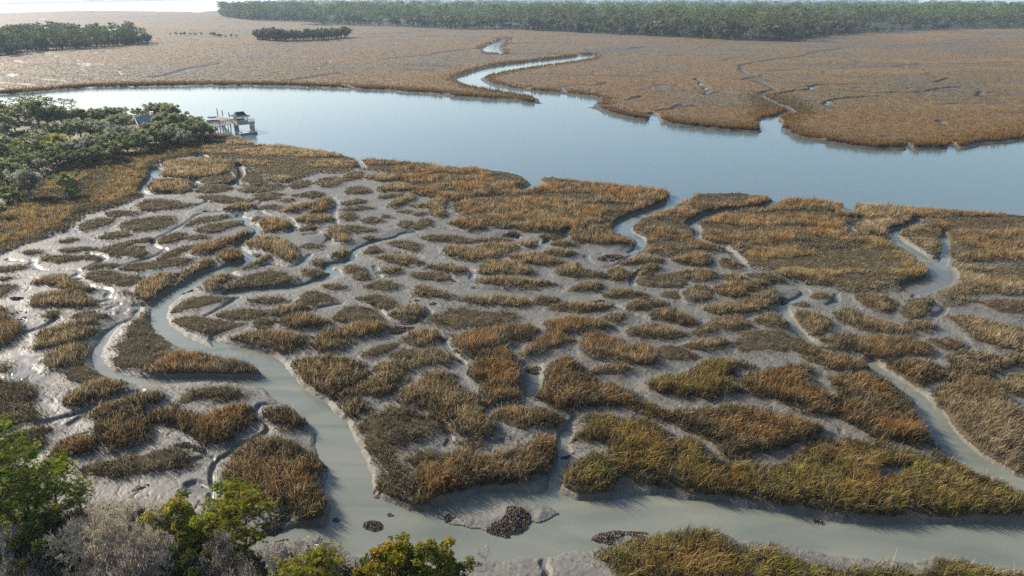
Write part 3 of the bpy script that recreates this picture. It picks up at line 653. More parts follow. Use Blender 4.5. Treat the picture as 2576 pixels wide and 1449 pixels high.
RILL = [
 (0,1,[60,505,170,520,270,510,230,540,290,580,350,590,560,575,620,605,540,635,620,640]), (0,1,[545,690,570,665,620,650]),
 (0,1,[550,695,600,710,720,720,850,740,790,790,880,800,720,830,760,850,930,830,780,890,970,875,880,910,1020,930]), (0,1,[700,910,1000,930]),
 (0,1,[840,580,1000,530,1150,490,1270,430,1180,420,1150,390,1160,360,1280,300,1430,220,1490,160,1620,150]),
 (0,1,[1930,130,1980,60,1930,130,2060,190,2180,185,2200,220,2250,280,2190,300]), (0,1,[1560,70,1480,100]), (0,1,[2500,40,2560,80,2510,160,2540,240]),
 (0,1,[670,460,820,490,740,530,640,580]), (0,1,[2370,280,2420,310,2300,320]), (0,1,[1770,620,1790,640,1740,600]), (0,1,[1980,560,2050,540,2180,570,2290,530,2340,470]),
 (0,1,[1560,930,1700,850,1800,790]), (0,1,[2310,900,2450,860,2576,840]), (0,1,[430,950,350,1010,180,1060]),
 (1,1,[2200,700,2180,660,2260,600]), (1,1,[700,260,1000,310,1230,340]), (1,1,[1480,370,1560,380]), (1,1,[640,880,680,910,600,970,480,1000,350,970,280,880,250,850]),
 (1,1,[1850,480,1870,530,1990,575,2100,540,2200,470]), (1,1,[770,130,820,150,900,180]), (1,1,[960,580,1000,600,980,650]), (1,1,[380,460,500,460,600,490]), (1,1,[250,560,290,640]),
 (1,1,[830,640,860,670]), (1,1,[730,1050,780,1140,850,1230,920,1290]), (1,1,[2060,850,2150,900,2300,960]), (1,1,[1000,720,1250,740,1600,790]),
 (0,2,[290,300,400,270,680,190,830,130,1060,50]), (0,2,[540,300,700,180]), (0,2,[1440,600,1500,550,1600,560]), (1,2,[720,260,840,390,800,450]), (1,2,[1650,380,1760,250]), (1,2,[1110,410,1150,440,1230,420]),
 (2,1,[240,430,380,450,450,520,480,570]), (2,1,[1160,770,1170,820,1100,850]), (2,1,[1900,830,2010,880,1900,940]), (2,1,[1760,740,1750,800])]

# --- far side of the river
FARBANK = np.array([(-120,249),(0,239),(100,233),(187,224),(300,220),(433,218),(567,218),(700,218),(800,222),(859,224),
 *tl(1,0,[300,690,600,705,780,728,950,745,1200,765,1400,782,1480,780,1900,812,1950,840,2050,875,2200,910,2365,930,2500,955,2576,962]).tolist(),
 *tl(2,0,[0,958,200,985,400,1000,560,1012,640,985,690,965,750,1010,900,1065,1100,1095,1300,1118,1500,1130,1700,1135,1950,1140,2200,1115,2400,1095,2576,1060,3000,1010]).tolist()])
FARLAND = np.concatenate([FARBANK, [(2760,-.4),(640,-.4),(615,14),(590,21),(560,27.5),(500,29),(480,30),(400,29),(300,27.5),(200,27),(100,30),(0,33),(-120,36)]])
FARSTRIP = np.array([(-120,14),(0,12),(150,8),(300,5.3),(420,2.4),(520,0.6),(560,-.3),(420,-.4),(300,1.4),(160,3.0),(60,5),(-120,6)])
FCREEK = [tl(1,0,[1500,785,1497,760,1480,740,1360,722,1200,692,1000,657,900,622,870,602,880,590,950,568,1050,533,1200,497,1500,462,1730,437,1880,412,1900,430,1870,447,1740,472,1560,494,1350,522,1150,559,1065,584,1042,600,1100,638,1200,663,1400,690,1700,712,1900,745,1945,760,1895,800,1900,815]),
          tl(1,0,[1065,375,1120,340,1190,318,1215,296,1232,288,1228,312,1192,345,1182,372,1220,412,1150,408,1100,400]),
          tl(0,0,[-200,575,0,570,60,566,105,578,60,592,0,597,-200,600]), tl(0,0,[750,247,860,208,940,205,900,225,830,238,760,250]), tl(0,0,[288,146,330,142,336,148,300,151]),
          tl(0,0,[2250,185,2400,178,2560,180,2620,190,2500,198,2330,192]), tl(0,0,[1080,347,1150,341,1220,342,1190,349]), tl(0,0,[1650,201,1740,197,1760,203,1690,205]),
          tl(0,0,[770,397,800,392,808,400]), tl(0,0,[1430,92,1500,84,1560,88,1490,96]), tl(0,0,[1480,305,1510,302,1505,310]), tl(0,0,[1640,150,1690,146,1660,156])]
FLINE = [(tl(1,0,[1890,418,1700,402,1450,405,1215,405]), 4, 1.0), (tl(1,0,[1232,290,1290,280]), 3, .8), (tl(1,0,[1220,285,1000,268,600,272,200,275,0,290]), 3.5, .8),
 (tl(1,0,[1200,330,1500,318,1900,322,2030,318]), 3.5, .7), (tl(1,0,[700,400,900,372,1060,362]), 4, .6), (tl(1,0,[0,262,300,252,720,228]), 4, .5), (tl(1,0,[2365,850,2362,900,2370,945]), 2.0, 1.0),
 (tl(2,0,[665,985,660,900,650,880]), 3.4, 1.1), (tl(2,0,[650,880,760,850,815,835]), 2.4, .9), (tl(2,0,[815,835,770,800,690,775,640,750,605,725]), 1.6, .66), (tl(2,0,[605,720,615,695,700,665,640,638,560,610]), 1.8, .5),
 (tl(2,0,[590,565,470,600]), 1.8, .5), (tl(2,0,[540,570,455,545,440,520,420,490,560,465,760,435,900,420,950,400,1200,366]), 1.7, .5), (tl(2,0,[950,385,1100,372,1300,350]), 2.5, .4),
 (tl(2,0,[680,712,820,688,960,665,1000,636,1400,630]), 1.6, .7), (tl(2,0,[1000,668,1250,680,1450,692,1830,688,1900,665,2080,652]), 1.5, .55), (tl(2,0,[1065,785,1075,755,1200,735,1480,715]), 1.4, .7),
 (tl(2,0,[1560,350,1640,340,1900,335,2150,318,2576,315]), 3, .6), (tl(2,0,[1950,905,1985,940]), 1.4, .5), (tl(2,0,[2210,715,2250,685]), 1.4, .6), (tl(2,0,[1925,620,2020,580]), 1.4, .6),
 (tl(2,0,[1970,475,2200,478,2480,468]), 1.6, .5), (tl(2,0,[105,590,160,640,200,660]), 1.4, .6), (tl(2,0,[100,660,200,690,150,720,250,690]), 1.3, .6), (tl(2,0,[1390,355,1690,375]), 2.0, .4),
 (tl(2,0,[2240,395,2576,388]), 2, .4), (tl(2,0,[1040,415,1200,425,1340,465]), 2, .4), (tl(2,0,[1700,1075,1710,1135]), 1.4, 1.0), (tl(2,0,[2000,1060,2010,1140]), 1.4, 1.0), (tl(2,0,[0,800,90,795]), 1.6, .5), (tl(2,0,[300,380,700,375]), 2, .4),
 (tl(0,0,[260,490,420,470,560,475,820,490]), 4, .5), (tl(0,0,[1120,580,1300,555,1400,520,1670,470]), 3, .6), (tl(0,0,[140,525,600,515,1000,510]), 3, .4), (tl(0,0,[1650,505,1950,500]), 3, .4),
 (tl(0,0,[2210,600,2400,570,2576,545]), 3, .5), (tl(0,0,[450,620,600,610]), 2.5, .4), (tl(0,0,[1900,335,2150,325,2576,305]), 5, .6), (tl(0,0,[250,155,900,130,1300,118]), 8, .5), (tl(1,0,[2100,370,2300,350]), 3, .5), (tl(1,0,[330,440,700,410]), 3, .4),
 (tl(1,0,[500,490,900,500]), 3, .4), (tl(1,0,[2150,745,2270,720]), 1.6, .5), (tl(1,0,[1880,640,2000,620]), 1.6, .4), (tl(1,0,[2380,830,2576,795]), 1.5, .5)]

# --- peninsula ground, wood floors
PENIN = tl(0,0,[-300,820,160,825,330,818,560,815,650,815,850,825,1000,845,1130,870,1350,885,1450,905,1550,960,1620,1010,1500,1050,1350,1080,1140,1125,990,1155,810,1215,540,1275,400,1330,180,1460,0,1600,-300,1750])
NEARBANK = np.concatenate([tl(0,0,[-300,815,160,822,330,815,560,812,650,812,850,822,1000,842,1130,867,1350,882,1450,900,1550,935,1640,962,1750,990,1830,1025,1960,1072,2150,1082,2300,1102,2450,1122]),
  tl(1,0,[0,1147,100,1167,300,1187,600,1212,760,1237,1000,1242,1200,1267,1400,1302,1480,1302,1700,1327,1900,1357,2060,1367,2300,1392,2450,1412,2520,1440,2576,1475]), tl(2,0,[30,1445,120,1432,400,1430,650,1452,720,1480]),
  tl(2,1,[800,22,1000,32,1190,57,1240,62,1450,72,1700,87,1950,102,2200,122,2800,160])])
WOODFLOOR = tl(0,2,[-400,700,0,640,300,700,560,840,700,880,900,870,1200,880,1500,930,1700,1130,1850,1220,2100,1250,2500,1300,2576,1330,2800,1360,2900,1600,-400,1600])
# ------------------------------------------------------------------ near marsh terrain
HK = {'o': .5, 't': .75, 'r': .95, 'y': 1.0, 'g': .75, 'd': .85, 'm': .6}


def pix_normals(P):
    a = np.roll(P, 1, 0); b = np.roll(P, -1, 0)
    t = b - a
    area = np.sum(P[:, 0] * np.roll(P[:, 1], -1) - np.roll(P[:, 0], -1) * P[:, 1])
    n = np.stack([t[:, 1], -t[:, 0]], 1) * (1 if area > 0 else -1)
    return n / (np.linalg.norm(n, axis=1)[:, None] + 1e-9)


def foot(P, h):
    """outline of the blades as seen -> outline of the roots on the ground"""
    P = smooth_poly(P, 1)
    n = pix_normals(P)
    z = h * .38 * (0.5 - 0.5 * n[:, 1]) + .08
    x, y = unproj(P[:, 0], P[:, 1], z)
    return np.stack([x, y], 1)


class Clump: pass
CLUMPS = []
for (i, P, k, lab, h) in CL:
    c = Clump(); c.id = i; c.kind = k; c.label = lab or TL.get(i); c.h = h or HK[k]; c.P = P
    c.poly = foot(P, c.h); c.broad = i.startswith('B') and i != 'BR1'
    CLUMPS.append(c)
HOLEW = [world(p, .2) for p in HOLES]

ys = [28.0]
while ys[-1] < 262: ys.append(ys[-1] + .0023 * ys[-1] + .03)
ys = np.array(ys)
ss = np.linspace(-.815, .80, 980)
GY, GS = np.meshgrid(ys, ss, indexing='ij')
GX = GS * (CP * GY + H * SP)
shp = GX.shape
gx = GX.ravel(); gy = GY.ravel()
WX = lambda x, y: x + (fbm(x * .9, y * .9, 3) - .5) * .7 + (fbm(x * .22, y * .22, 5) - .5) * .8
WY = lambda x, y: y + (fbm(x * .9, y * .9, 9) - .5) * .9 + (fbm(x * .22, y * .22, 11) - .5) * 1.2
wx = WX(gx, gy); wy = WY(gx, gy)
wx2 = gx + (fbm(gx * 1.3, gy * 1.3, 23) - .5) * .3; wy2 = gy + (fbm(gx * 1.3, gy * 1.3, 29) - .5) * .4


def local(px, py, poly, marg, fn):
    x0, y0 = poly.min(0) - marg; x1, y1 = poly.max(0) + marg
    idx = np.nonzero((px > x0) & (px < x1) & (py > y0) & (py < y1))[0]
    if len(idx): fn(idx)


mound = np.zeros(gx.shape); inside = np.full(gx.shape, -9.0)
for c in CLUMPS:
    mh = (.16 if c.kind == 'o' else .3) if not c.broad else .3
    def fn(idx, c=c, mh=mh):
        sd = sdpoly(wx[idx], wy[idx], c.poly)
        inside[idx] = np.maximum(inside[idx], sd)
        sd = sd + .45; inside[idx] = np.maximum(inside[idx], sd); mound[idx] = np.maximum(mound[idx], mh * sstep((sd + 1.1) / 2.4))
    local(wx, wy, c.poly, 1.6, fn)
for p in HOLEW:
    def fn(idx, p=p):
        sd = sdpoly(wx[idx], wy[idx], p)
        inside[idx] = np.minimum(inside[idx], -sd); mound[idx] *= 1 - sstep((sd + .3) / .8)
    local(wx, wy, p, 1.0, fn)

wat = np.full(gx.shape, -9.0)
for P in WPOLY:
    p = world(P, ZW)
    def fn(idx, p=p): wat[idx] = np.maximum(wat[idx], sdpoly(wx2[idx], wy2[idx], p))
    local(wx2, wy2, p, 3, fn)
bars = np.full(gx.shape, -9.0)
for P in BARS:
    p = world(P, ZW + .1)
    def fn(idx, p=p): bars[idx] = np.maximum(bars[idx], sdpoly(wx2[idx], wy2[idx], p))
    local(wx2, wy2, p, 3, fn)
NB = world(NEARBANK, .85)
RIV = np.concatenate([NB, [(330, 140), (400, 700), (-600, 700), (-500, 262)]])
rsd = np.full(gx.shape, -9.0)
sel = np.nonzero(gy > 100)[0]
rsd[sel] = sdpoly(gx[sel] + (wx2[sel] - gx[sel]) * 3, gy[sel] + (wy2[sel] - gy[sel]) * 4, RIV)


def sdline(px, py, pl):
    d2 = np.full(px.shape, 1e9)
    for i in range(len(pl) - 1):
        ax, ay = pl[i]; bx, by = pl[i + 1]
        ex, ey = bx - ax, by - ay
        t = np.clip(((px - ax) * ex + (py - ay) * ey) / (ex * ex + ey * ey + 1e-9), 0, 1)
        d2 = np.minimum(d2, (px - ax - ex * t) ** 2 + (py - ay - ey * t) ** 2)
    return np.sqrt(d2)


pen = np.full(gx.shape, -9.0)
PENW = world(PENIN, .6)
PENW = PENW[PENW[:, 1] > 0]
pen[:] = sdpoly(wx, wy, PENW)
wf = sdpoly(wx, wy, world(WOODFLOOR, .2))
n1 = fbm(gx * .35, gy * .35, 31); n2 = fbm(gx * 1.1, gy * 1.1, 37, 4); n3 = fbm(gx * .06, gy * .06, 41)
crumb = np.abs(fbm(gx * 3.1, gy * 3.1, 301, 3) - .5)
wq = sstep((-gx - 18) / 22) * (gy < 115)
z = (n1 - .5) * .14 + ((n2 - .5) * .08 - crumb * .12) * (1 - .75 * wq)
z += mound
z += .5 * sstep((pen + 1) / 8) + .5 * sstep((wf + .5) / 5)
lowland = z.copy()
wetn = np.clip(.42 + (n3 - .5) * 1.1 + (n1 - .5) * .5 - mound * 2.6, 0, 1)
# the open flat at the western side is the wettest
wetn = np.clip(wetn + .35 * sstep((-gx - 22) / 25) * (gy < 115) * (1 - mound * 2), 0, 1)
dip = np.zeros(gx.shape); carve = np.zeros(gx.shape); rill = np.zeros(gx.shape)
for P, w, dep in WLINE:
    p = smooth_poly(world(P, ZW if dep >= .5 else -.2), 2, False)
    def fn(idx, p=p, w=w, dep=dep):
        d = sdline(wx2[idx], wy2[idx], p)
        bw = .14 + .5 * w
        prof = dep * np.where(d < w * .5, 1.0, 1 - sstep((d - w * .5) / bw))
        carve[idx] = np.maximum(carve[idx], prof)
        rill[idx] = np.maximum(rill[idx], 1 - sstep((d - w * .5) / (bw * .8)))
        if dep >= .5: dip[idx] = np.maximum(dip[idx], 1 - sstep((d - w * .5) / 2.2))
    local(wx2, wy2, p, w + 3, fn)
for r in RILL:
    p = smooth_poly(world(tl(r[0], r[1], r[2]), 0), 2, False)
    def fn(idx, p=p):
        d = sdline(wx2[idx], wy2[idx], p)
        k = .16 + .0012 * gy[idx]
        prof = .2 * np.where(d < k, 1.0, 1 - sstep((d - k) / .22))
        carve[idx] = np.maximum(carve[idx], prof)
        rill[idx] = np.maximum(rill[idx], 1 - sstep((d - k) / .12))
    local(wx2, wy2, p, 2, fn)
BK = .5


def bank(z, w, bk):
    t = np.clip((w + bk) / bk, 0, 1)
    zz = z * (1 - t ** 1.7) + (ZW) * t ** 1.7
    return np.where(w > 0, ZW - np.minimum(w * .6, .7), zz)


# hair-fine drainage rills over the open mud
rv = np.abs(fbm(gx * .22 + 9, gy * .30, 501, 4) - .5); rv2 = np.abs(fbm(gx * .5 + 3, gy * .6, 521, 3) - .5)
fine = np.maximum(1 - sstep(rv / .013), (1 - sstep(rv2 / .012)) * .7) * (inside < -.3) * (wf < 0) * (pen < 0)
carve = np.maximum(carve, fine * .11); rill = np.maximum(rill, fine * .85)
dip = np.maximum(dip, 1 - sstep(-wat / 2.4)); z = z - .26 * dip * (bars < 0)
z = np.where(carve > 0, np.minimum(z * (1 - .8 * np.clip(carve / .5, 0, 1)), z) * (1 - np.clip(carve / .5, 0, 1)) - carve, z)
z = np.where(wat > -BK, np.minimum(z, bank(z, wat, BK)), z)
zb = ZW + .06 + .36 * sstep((bars + .05) / 1.8) + (n2 - .5) * .06
z = np.where(bars > -.05, np.maximum(z, zb), z)
z = np.where(rsd > -1.3, np.minimum(z, bank(z, rsd, 1.3)), z)
z = np.where(np.abs(z - ZW) < .025, ZW - .03, z)          # never flush with the water
wetn = np.maximum(wetn, rill * .98)
wetn = np.where(wat > -1.2, wetn * (1 - .8 * sstep((wat + 1.2) / .6)), wetn)
mudc = np.array([.110, .107, .094])
col = mudc[None] * (.86 + .3 * n1[:, None]) * (1 - .12 * wetn[:, None])
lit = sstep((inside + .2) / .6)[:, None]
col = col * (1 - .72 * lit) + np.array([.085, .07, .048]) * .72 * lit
pk = sstep((pen + 1) / 3)[:, None]; pn = sstep((fbm(gx * .12, gy * .12, 51) - .35) / .3)[:, None]
col = col * (1 - pk) + pk * (np.array([.10, .095, .05]) * (1 - pn) + np.array([.17, .115, .075]) * pn)
wk = sstep((wf + .3) / 1.5)[:, None]
col = col * (1 - wk) + wk * np.array([.105, .085, .065])
wetn = wetn * (1 - pk[:, 0]) * (1 - wk[:, 0] * .9) * (1 - lit[:, 0])
NR, NC = shp
ii = np.arange(NR - 1)[:, None] * NC + np.arange(NC - 1)[None]
Q = np.stack([ii, ii + 1, ii + 1 + NC, ii + NC], -1).reshape(-1, 4)
keep = (z.reshape(shp) > -1.15)
Q = Q[(rsd[Q] < 6).any(1)]
V = np.stack([gx, gy, z], 1)
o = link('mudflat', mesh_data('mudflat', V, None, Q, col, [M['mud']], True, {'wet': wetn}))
tag(o, 'grey wet tidal mudflat cut by creeks and rills', kind='structure')
Zg = z.reshape(shp)


def zat(x, y):
    r = np.interp(y, ys, np.arange(NR)); s = x / (CP * y + H * SP)
    c = np.interp(s, ss, np.arange(NC))
    return Zg[np.clip(np.round(r).astype(int), 0, NR - 1), np.clip(np.round(c).astype(int), 0, NC - 1)]


WATg = np.maximum(wat, rsd).reshape(shp); CARg = carve.reshape(shp)


def gat(G, x, y):
    r = np.interp(y, ys, np.arange(NR)); c = np.interp(x / (CP * y + H * SP), ss, np.arange(NC))
    return G[np.clip(np.round(r).astype(int), 0, NR - 1), np.clip(np.round(c).astype(int), 0, NC - 1)]


# ------------------------------------------------------------------ blades
PAL = {
 'r': [(.200, .112, .038), (.245, .160, .072), (.140, .088, .038), (.30, .215, .122), (.098, .080, .042)],
 't': [(.225, .170, .092), (.30, .24, .145), (.145, .114, .063), (.195, .136, .066), (.265, .195, .10)],
 'o': [(.100, .092, .060), (.172, .153, .105), (.062, .058, .038), (.132, .108, .068)],
 'y': [(.215, .135, .048), (.25, .190, .042), (.160, .140, .036), (.24, .155, .054), (.105, .096, .034), (.26, .20, .10), (.23, .20, .042)],
 'g': [(.28, .23, .145), (.205, .168, .10), (.15, .125, .072), (.22, .158, .076)],
 'd': [(.255, .178, .066), (.20, .135, .056), (.285, .222, .12), (.225, .155, .052)],
 'm': [(.095, .084, .046), (.124, .100, .052), (.156, .118, .056), (.078, .07, .042)],
}
OLV = np.array([(.055, .054, .03), (.085, .078, .048), (.042, .038, .024)])


def blades(x, y, z, hh, w, colr, lean, r, near):
    n = len(x)
    th = r.random(n) * 2 * math.pi
    ca, sa = np.cos(th), np.sin(th)
    lx, ly = lean[:, 0], lean[:, 1]
    b = np.stack([x, y, z - .03], 1)
    side = np.stack([ca * w * .5, sa * w * .5, np.zeros(n)], 1)
    tip = np.stack([x + lx * hh, y + ly * hh, z + hh], 1)
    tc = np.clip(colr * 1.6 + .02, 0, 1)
    if near:
        mid = np.stack([x + lx * hh * .35, y + ly * hh * .35, z + hh * .58], 1)
        V = np.stack([b - side, b + side, mid + side * .75, mid - side * .75, tip], 1).reshape(-1, 3)
        k = np.arange(n)[:, None] * 5
        T = np.concatenate([k + [[0, 1, 2]], k + [[0, 2, 3]], k + [[3, 2, 4]]])
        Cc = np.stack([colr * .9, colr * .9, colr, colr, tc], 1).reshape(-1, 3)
    else:
        V = np.stack([b - side, b + side, tip], 1).reshape(-1, 3)
        k = np.arange(n)[:, None] * 3
        T = k + [[0, 1, 2]]
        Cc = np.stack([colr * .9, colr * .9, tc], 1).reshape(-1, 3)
    return V, T, Cc


NBL = 0
QALL = Q
WORDN = 'zero one two three four five six seven eight nine ten eleven twelve thirteen fourteen fifteen sixteen seventeen eighteen nineteen'.split()
TENS = 'x x twenty thirty forty fifty sixty seventy eighty ninety'.split()


def num(n):
    n = int(round(n)); n = max(0, min(99, n))
    return WORDN[n] if n < 20 else TENS[n // 10] + ('-' + WORDN[n % 10] if n % 10 else '')


USED = set()


def place_label(desc, P):
    u = P[0] / 25.76; v = P[1] / 14.49
    for du, dv in ((0, 0), (1, 0), (0, 1), (-1, 0), (0, -1), (1, 1)):
        l = f'{desc}, {num(u + du)} percent across and {num(v + dv)} percent down'
        if l not in USED: break
    USED.add(l); return l


KN = {'o': 'olive brown', 't': 'tan', 'r': 'rust brown', 'y': 'yellow green', 'g': 'straw pale', 'd': 'golden', 'm': 'dull tan'}
for ci, c in enumerate(CLUMPS):
    r = np.random.default_rng(100 + ci)
    p = c.poly; lo = p.min(0) - 1.3; hi = p.max(0) + 1.3
    a2 = np.sum(p[:, 0] * np.roll(p[:, 1], -1) - np.roll(p[:, 0], -1) * p[:, 1]); area = abs(a2) / 2
    # points sampled where blades can be seen apart: thicker near the camera
    if c.broad: lo = lo - 1.6; hi = hi + 1.6
    bb = (hi[0] - lo[0]) * (hi[1] - lo[1])
    ymid = max(p[:, 1].min(), 34.0)
    q0 = .4 * F / math.hypot(ymid, H)
    dmax = DENS * q0 * (.8 if c.kind == 'o' else 1.0)
    n = int(dmax * bb)
    x = lo[0] + r.random(n) * (hi[0] - lo[0]); y = lo[1] + r.random(n) * (hi[1] - lo[1])
    q = .4 * F / np.hypot(y, H)
    k = (r.random(n) < q / q0) & (np.abs(x) < .80 * (CP * y + H * SP)) & (y > 31)
    x, y, q = x[k], y[k], q[k]
    sd = sdpoly(WX(x, y), WY(x, y), p)
    dn = fbm(x * .55, y * .55, 61 + ci); dn2 = fbm(x * .16, y * .16, 63)
    gap = .36 if c.kind == 'o' else .25
    sd = sd + (1.8 if c.broad else .30 + .34 * sstep((8 - x.mean()) / 12)) + (fbm(x * 1.3, y * 1.3, 401) - .5) * (1.5 if c.h > .6 else 1.0) + (fbm(x * .5, y * .8, 407) - .5) * 1.0
    k = (sd > -.1) & (r.random(len(x)) < np.clip((sd + .25) / .7, .15, 1)) & ((dn > gap) | (r.random(len(x)) < .3))
    k &= (gat(WATg, x, y) < -.25) & (gat(CARg, x, y) < .22)
    for hp in HOLEW: k &= sdpoly(WX(x, y), WY(x, y), hp) < 0
    x, y, q, sd, dn, dn2 = x[k], y[k], q[k], sd[k], dn[k], dn2[k]
    n = len(x)
    if n == 0: continue
    # tussocks: stems crowd together and splay out of each crown
    cell = np.maximum(.42, 5.2 / q0)
    a_, b_ = (x * .87 + y * .5) / cell, (y * .87 - x * .5) / cell
    ca_, cb_ = np.floor(a_), np.floor(b_)
    ja, jb = ca_ + .15 + .7 * _h(ca_, cb_, 1), cb_ + .15 + .7 * _h(ca_, cb_, 2)
    tx, ty = (ja * .87 - jb * .5) * cell, (ja * .5 + jb * .87) * cell
    ox, oy = (x - tx) / cell, (y - ty) / cell
    x = tx + ox * cell * .66; y = ty + oy * cell * .66
    tb = .55 + .9 * _h(ca_, cb_, 3); thh = .72 + .5 * _h(ca_, cb_, 4)
    e = np.clip(sd / (1.1 if c.h > .6 else .6), 0, 1)
    hh = c.h * (.42 + .58 * e) * (.62 + .75 * dn) * (.75 + .5 * r.random(n)) * 1.12 * thh * (1.12 - .3 * np.hypot(ox, oy))
    w = np.maximum(.032, .46 / q) * (.7 + .6 * r.random(n))
    pal = np.array(PAL[c.kind])
    sel = np.clip(((fbm(x * .3, y * .3, 71 + ci % 7) - .28) * 2.3 + r.normal(size=n) * .16), 0, .999)
    cc = pal[(sel * len(pal)).astype(int)] * 1.16
    if c.broad and c.kind != 'm':                                    # streaks of shorter, darker growth
        st_ = sstep((fbm(x * .10, y * .24, 441) - .36) / .2); hh = hh * (.38 + .68 * st_)
        dk = r.random(n) > st_ + .15; cc[dk] = np.array(PAL['o'])[r.integers(0, 4, dk.sum())]
    if c.kind == 'm':                                                # short dull turf with a taller golden rim
        rim = (sd < 9) & (sd > 2.5) & (r.random(n) < .75) & (fbm(x * .08, y * .12, 433) > .42)
        cc[rim] = np.array(PAL['d'])[r.integers(0, 4, rim.sum())]; hh = np.where(rim, hh * 1.3, hh)
    ol = OLV[r.integers(0, 3, n)]
    me = np.clip(1.12 - np.clip(sd / (2.1 if c.h > .6 else 1.2), 0, 1) * 1.15 + (dn2 - .5) * .9, 0, 1)[:, None] * (.85 if c.kind not in 'om' else .3)
    m2 = (r.random(n)[:, None] < me)
    cc = np.where(m2, ol, cc) * ((.6 + .7 * r.random(n)) * tb)[:, None]
    straw = r.random(n) < {'r': .08, 'y': .07, 'o': .07, 't': .14, 'g': .18, 'd': .11, 'm': .03}[c.kind]            # dead bleached stems
    cc[straw] = np.array([.33, .255, .155]) * (.7 + .6 * r.random(straw.sum()))[:, None]
    hh = np.where(straw & (e > .4), hh * 1.22, hh)
    lean = r.normal(size=(n, 2)) * (.2 if c.kind != 'o' else .36) + np.stack([ox, oy], 1) * (.55 if c.kind != 'o' else .8) + np.array([.12, -.06]) * (1 + dn2[:, None])
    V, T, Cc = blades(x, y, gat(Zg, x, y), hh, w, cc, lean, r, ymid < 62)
    NBL += n
    # one sheet of flattened thatch at the feet of the blades
    x0_, y0_ = p.min(0) - 1.5; x1_, y1_ = p.max(0) + 1.5
    idx = np.nonzero((wx > x0_) & (wx < x1_) & (wy > y0_) & (wy < y1_))[0]
    ok = np.zeros(len(gx), bool); sdv = np.full(len(gx), -9.0); sdv[idx] = sdpoly(wx[idx], wy[idx], p)
    ok = (sdv > (.12 + (n2 - .5) * .9 if area > 30 else -.25)) & (wat < -.3) & (rsd < -.4) & (carve < .4)
    for hp in HOLEW: ok[idx] &= sdpoly(wx[idx], wy[idx], hp) < 0
    qq = QALL[ok[QALL[:, 0]]]; qq = qq[ok[qq].all(1)]
    if len(qq):
        uv_, inv = np.unique(qq, return_inverse=True); inv = inv.reshape(qq.shape)
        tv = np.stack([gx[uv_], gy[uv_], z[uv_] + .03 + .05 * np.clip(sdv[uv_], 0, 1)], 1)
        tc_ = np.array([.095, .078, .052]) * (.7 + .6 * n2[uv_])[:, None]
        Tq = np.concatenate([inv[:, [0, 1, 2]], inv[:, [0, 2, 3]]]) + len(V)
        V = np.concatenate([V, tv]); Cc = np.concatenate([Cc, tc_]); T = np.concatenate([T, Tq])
    nm = 'marsh_grass_patch' if c.broad else 'grass_clump'
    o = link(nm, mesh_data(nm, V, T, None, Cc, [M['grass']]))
    lab = c.label
    if not lab:
        wd = (c.P[:, 0].max() - c.P[:, 0].min()); ht = c.P[:, 1].max() - c.P[:, 1].min()
        sz = 'tiny' if wd < 45 else 'small' if wd < 85 else 'mid sized' if wd < 150 else 'large'
        sp = 'elongated' if wd > 4.2 * ht else 'oval' if wd > 2 * ht else 'rounded'
        lab = place_label(f'{sz} {sp} {KN[c.kind]} grass clump', c.P.mean(0))
    USED.add(lab)
    tag(o, lab, 'marsh grass' if c.broad else 'grass clump', 'grass belts along the near river bank' if c.broad else 'grass clumps on the mudflat', 'thing')
print('blades', NBL)

# sparse seedlings and dead stems on open mud between the clumps: nobody could count them
r = np.random.default_rng(5)
n = 90000
v_ = 470 + r.random(n) * 960; u_ = -20 + r.random(n) * 2620
x, y = unproj(u_, v_)
dn = fbm(x * .25, y * .25, 81); ins = gat(inside.reshape(shp), x, y)
k = (gat(WATg, x, y) < -.5) & (gat(CARg, x, y) < .05) & (ins < .1) & ((dn > .54) | (ins > -.7)) & ((ins > -1.3) | (r.random(n) < .18)) & (gat(wf.reshape(shp), x, y) < 0)
x, y, dn = x[k], y[k], dn[k]; n = len(x)
q = .4 * F / np.hypot(y, H)
cc = OLV[r.integers(0, 3, n)] * (.8 + .8 * r.random(n))[:, None]
V, T, Cc = blades(x, y, gat(Zg, x, y), .10 + .3 * r.random(n), np.maximum(.035, .5 / q), cc, r.normal(size=(n, 2)) * .5, r, False)
o = link('marsh_seedlings', mesh_data('marsh_seedlings', V, T, None, Cc, [M['grass']])); tag(o, 'sparse dead stems scattered over the open mud', kind='stuff')

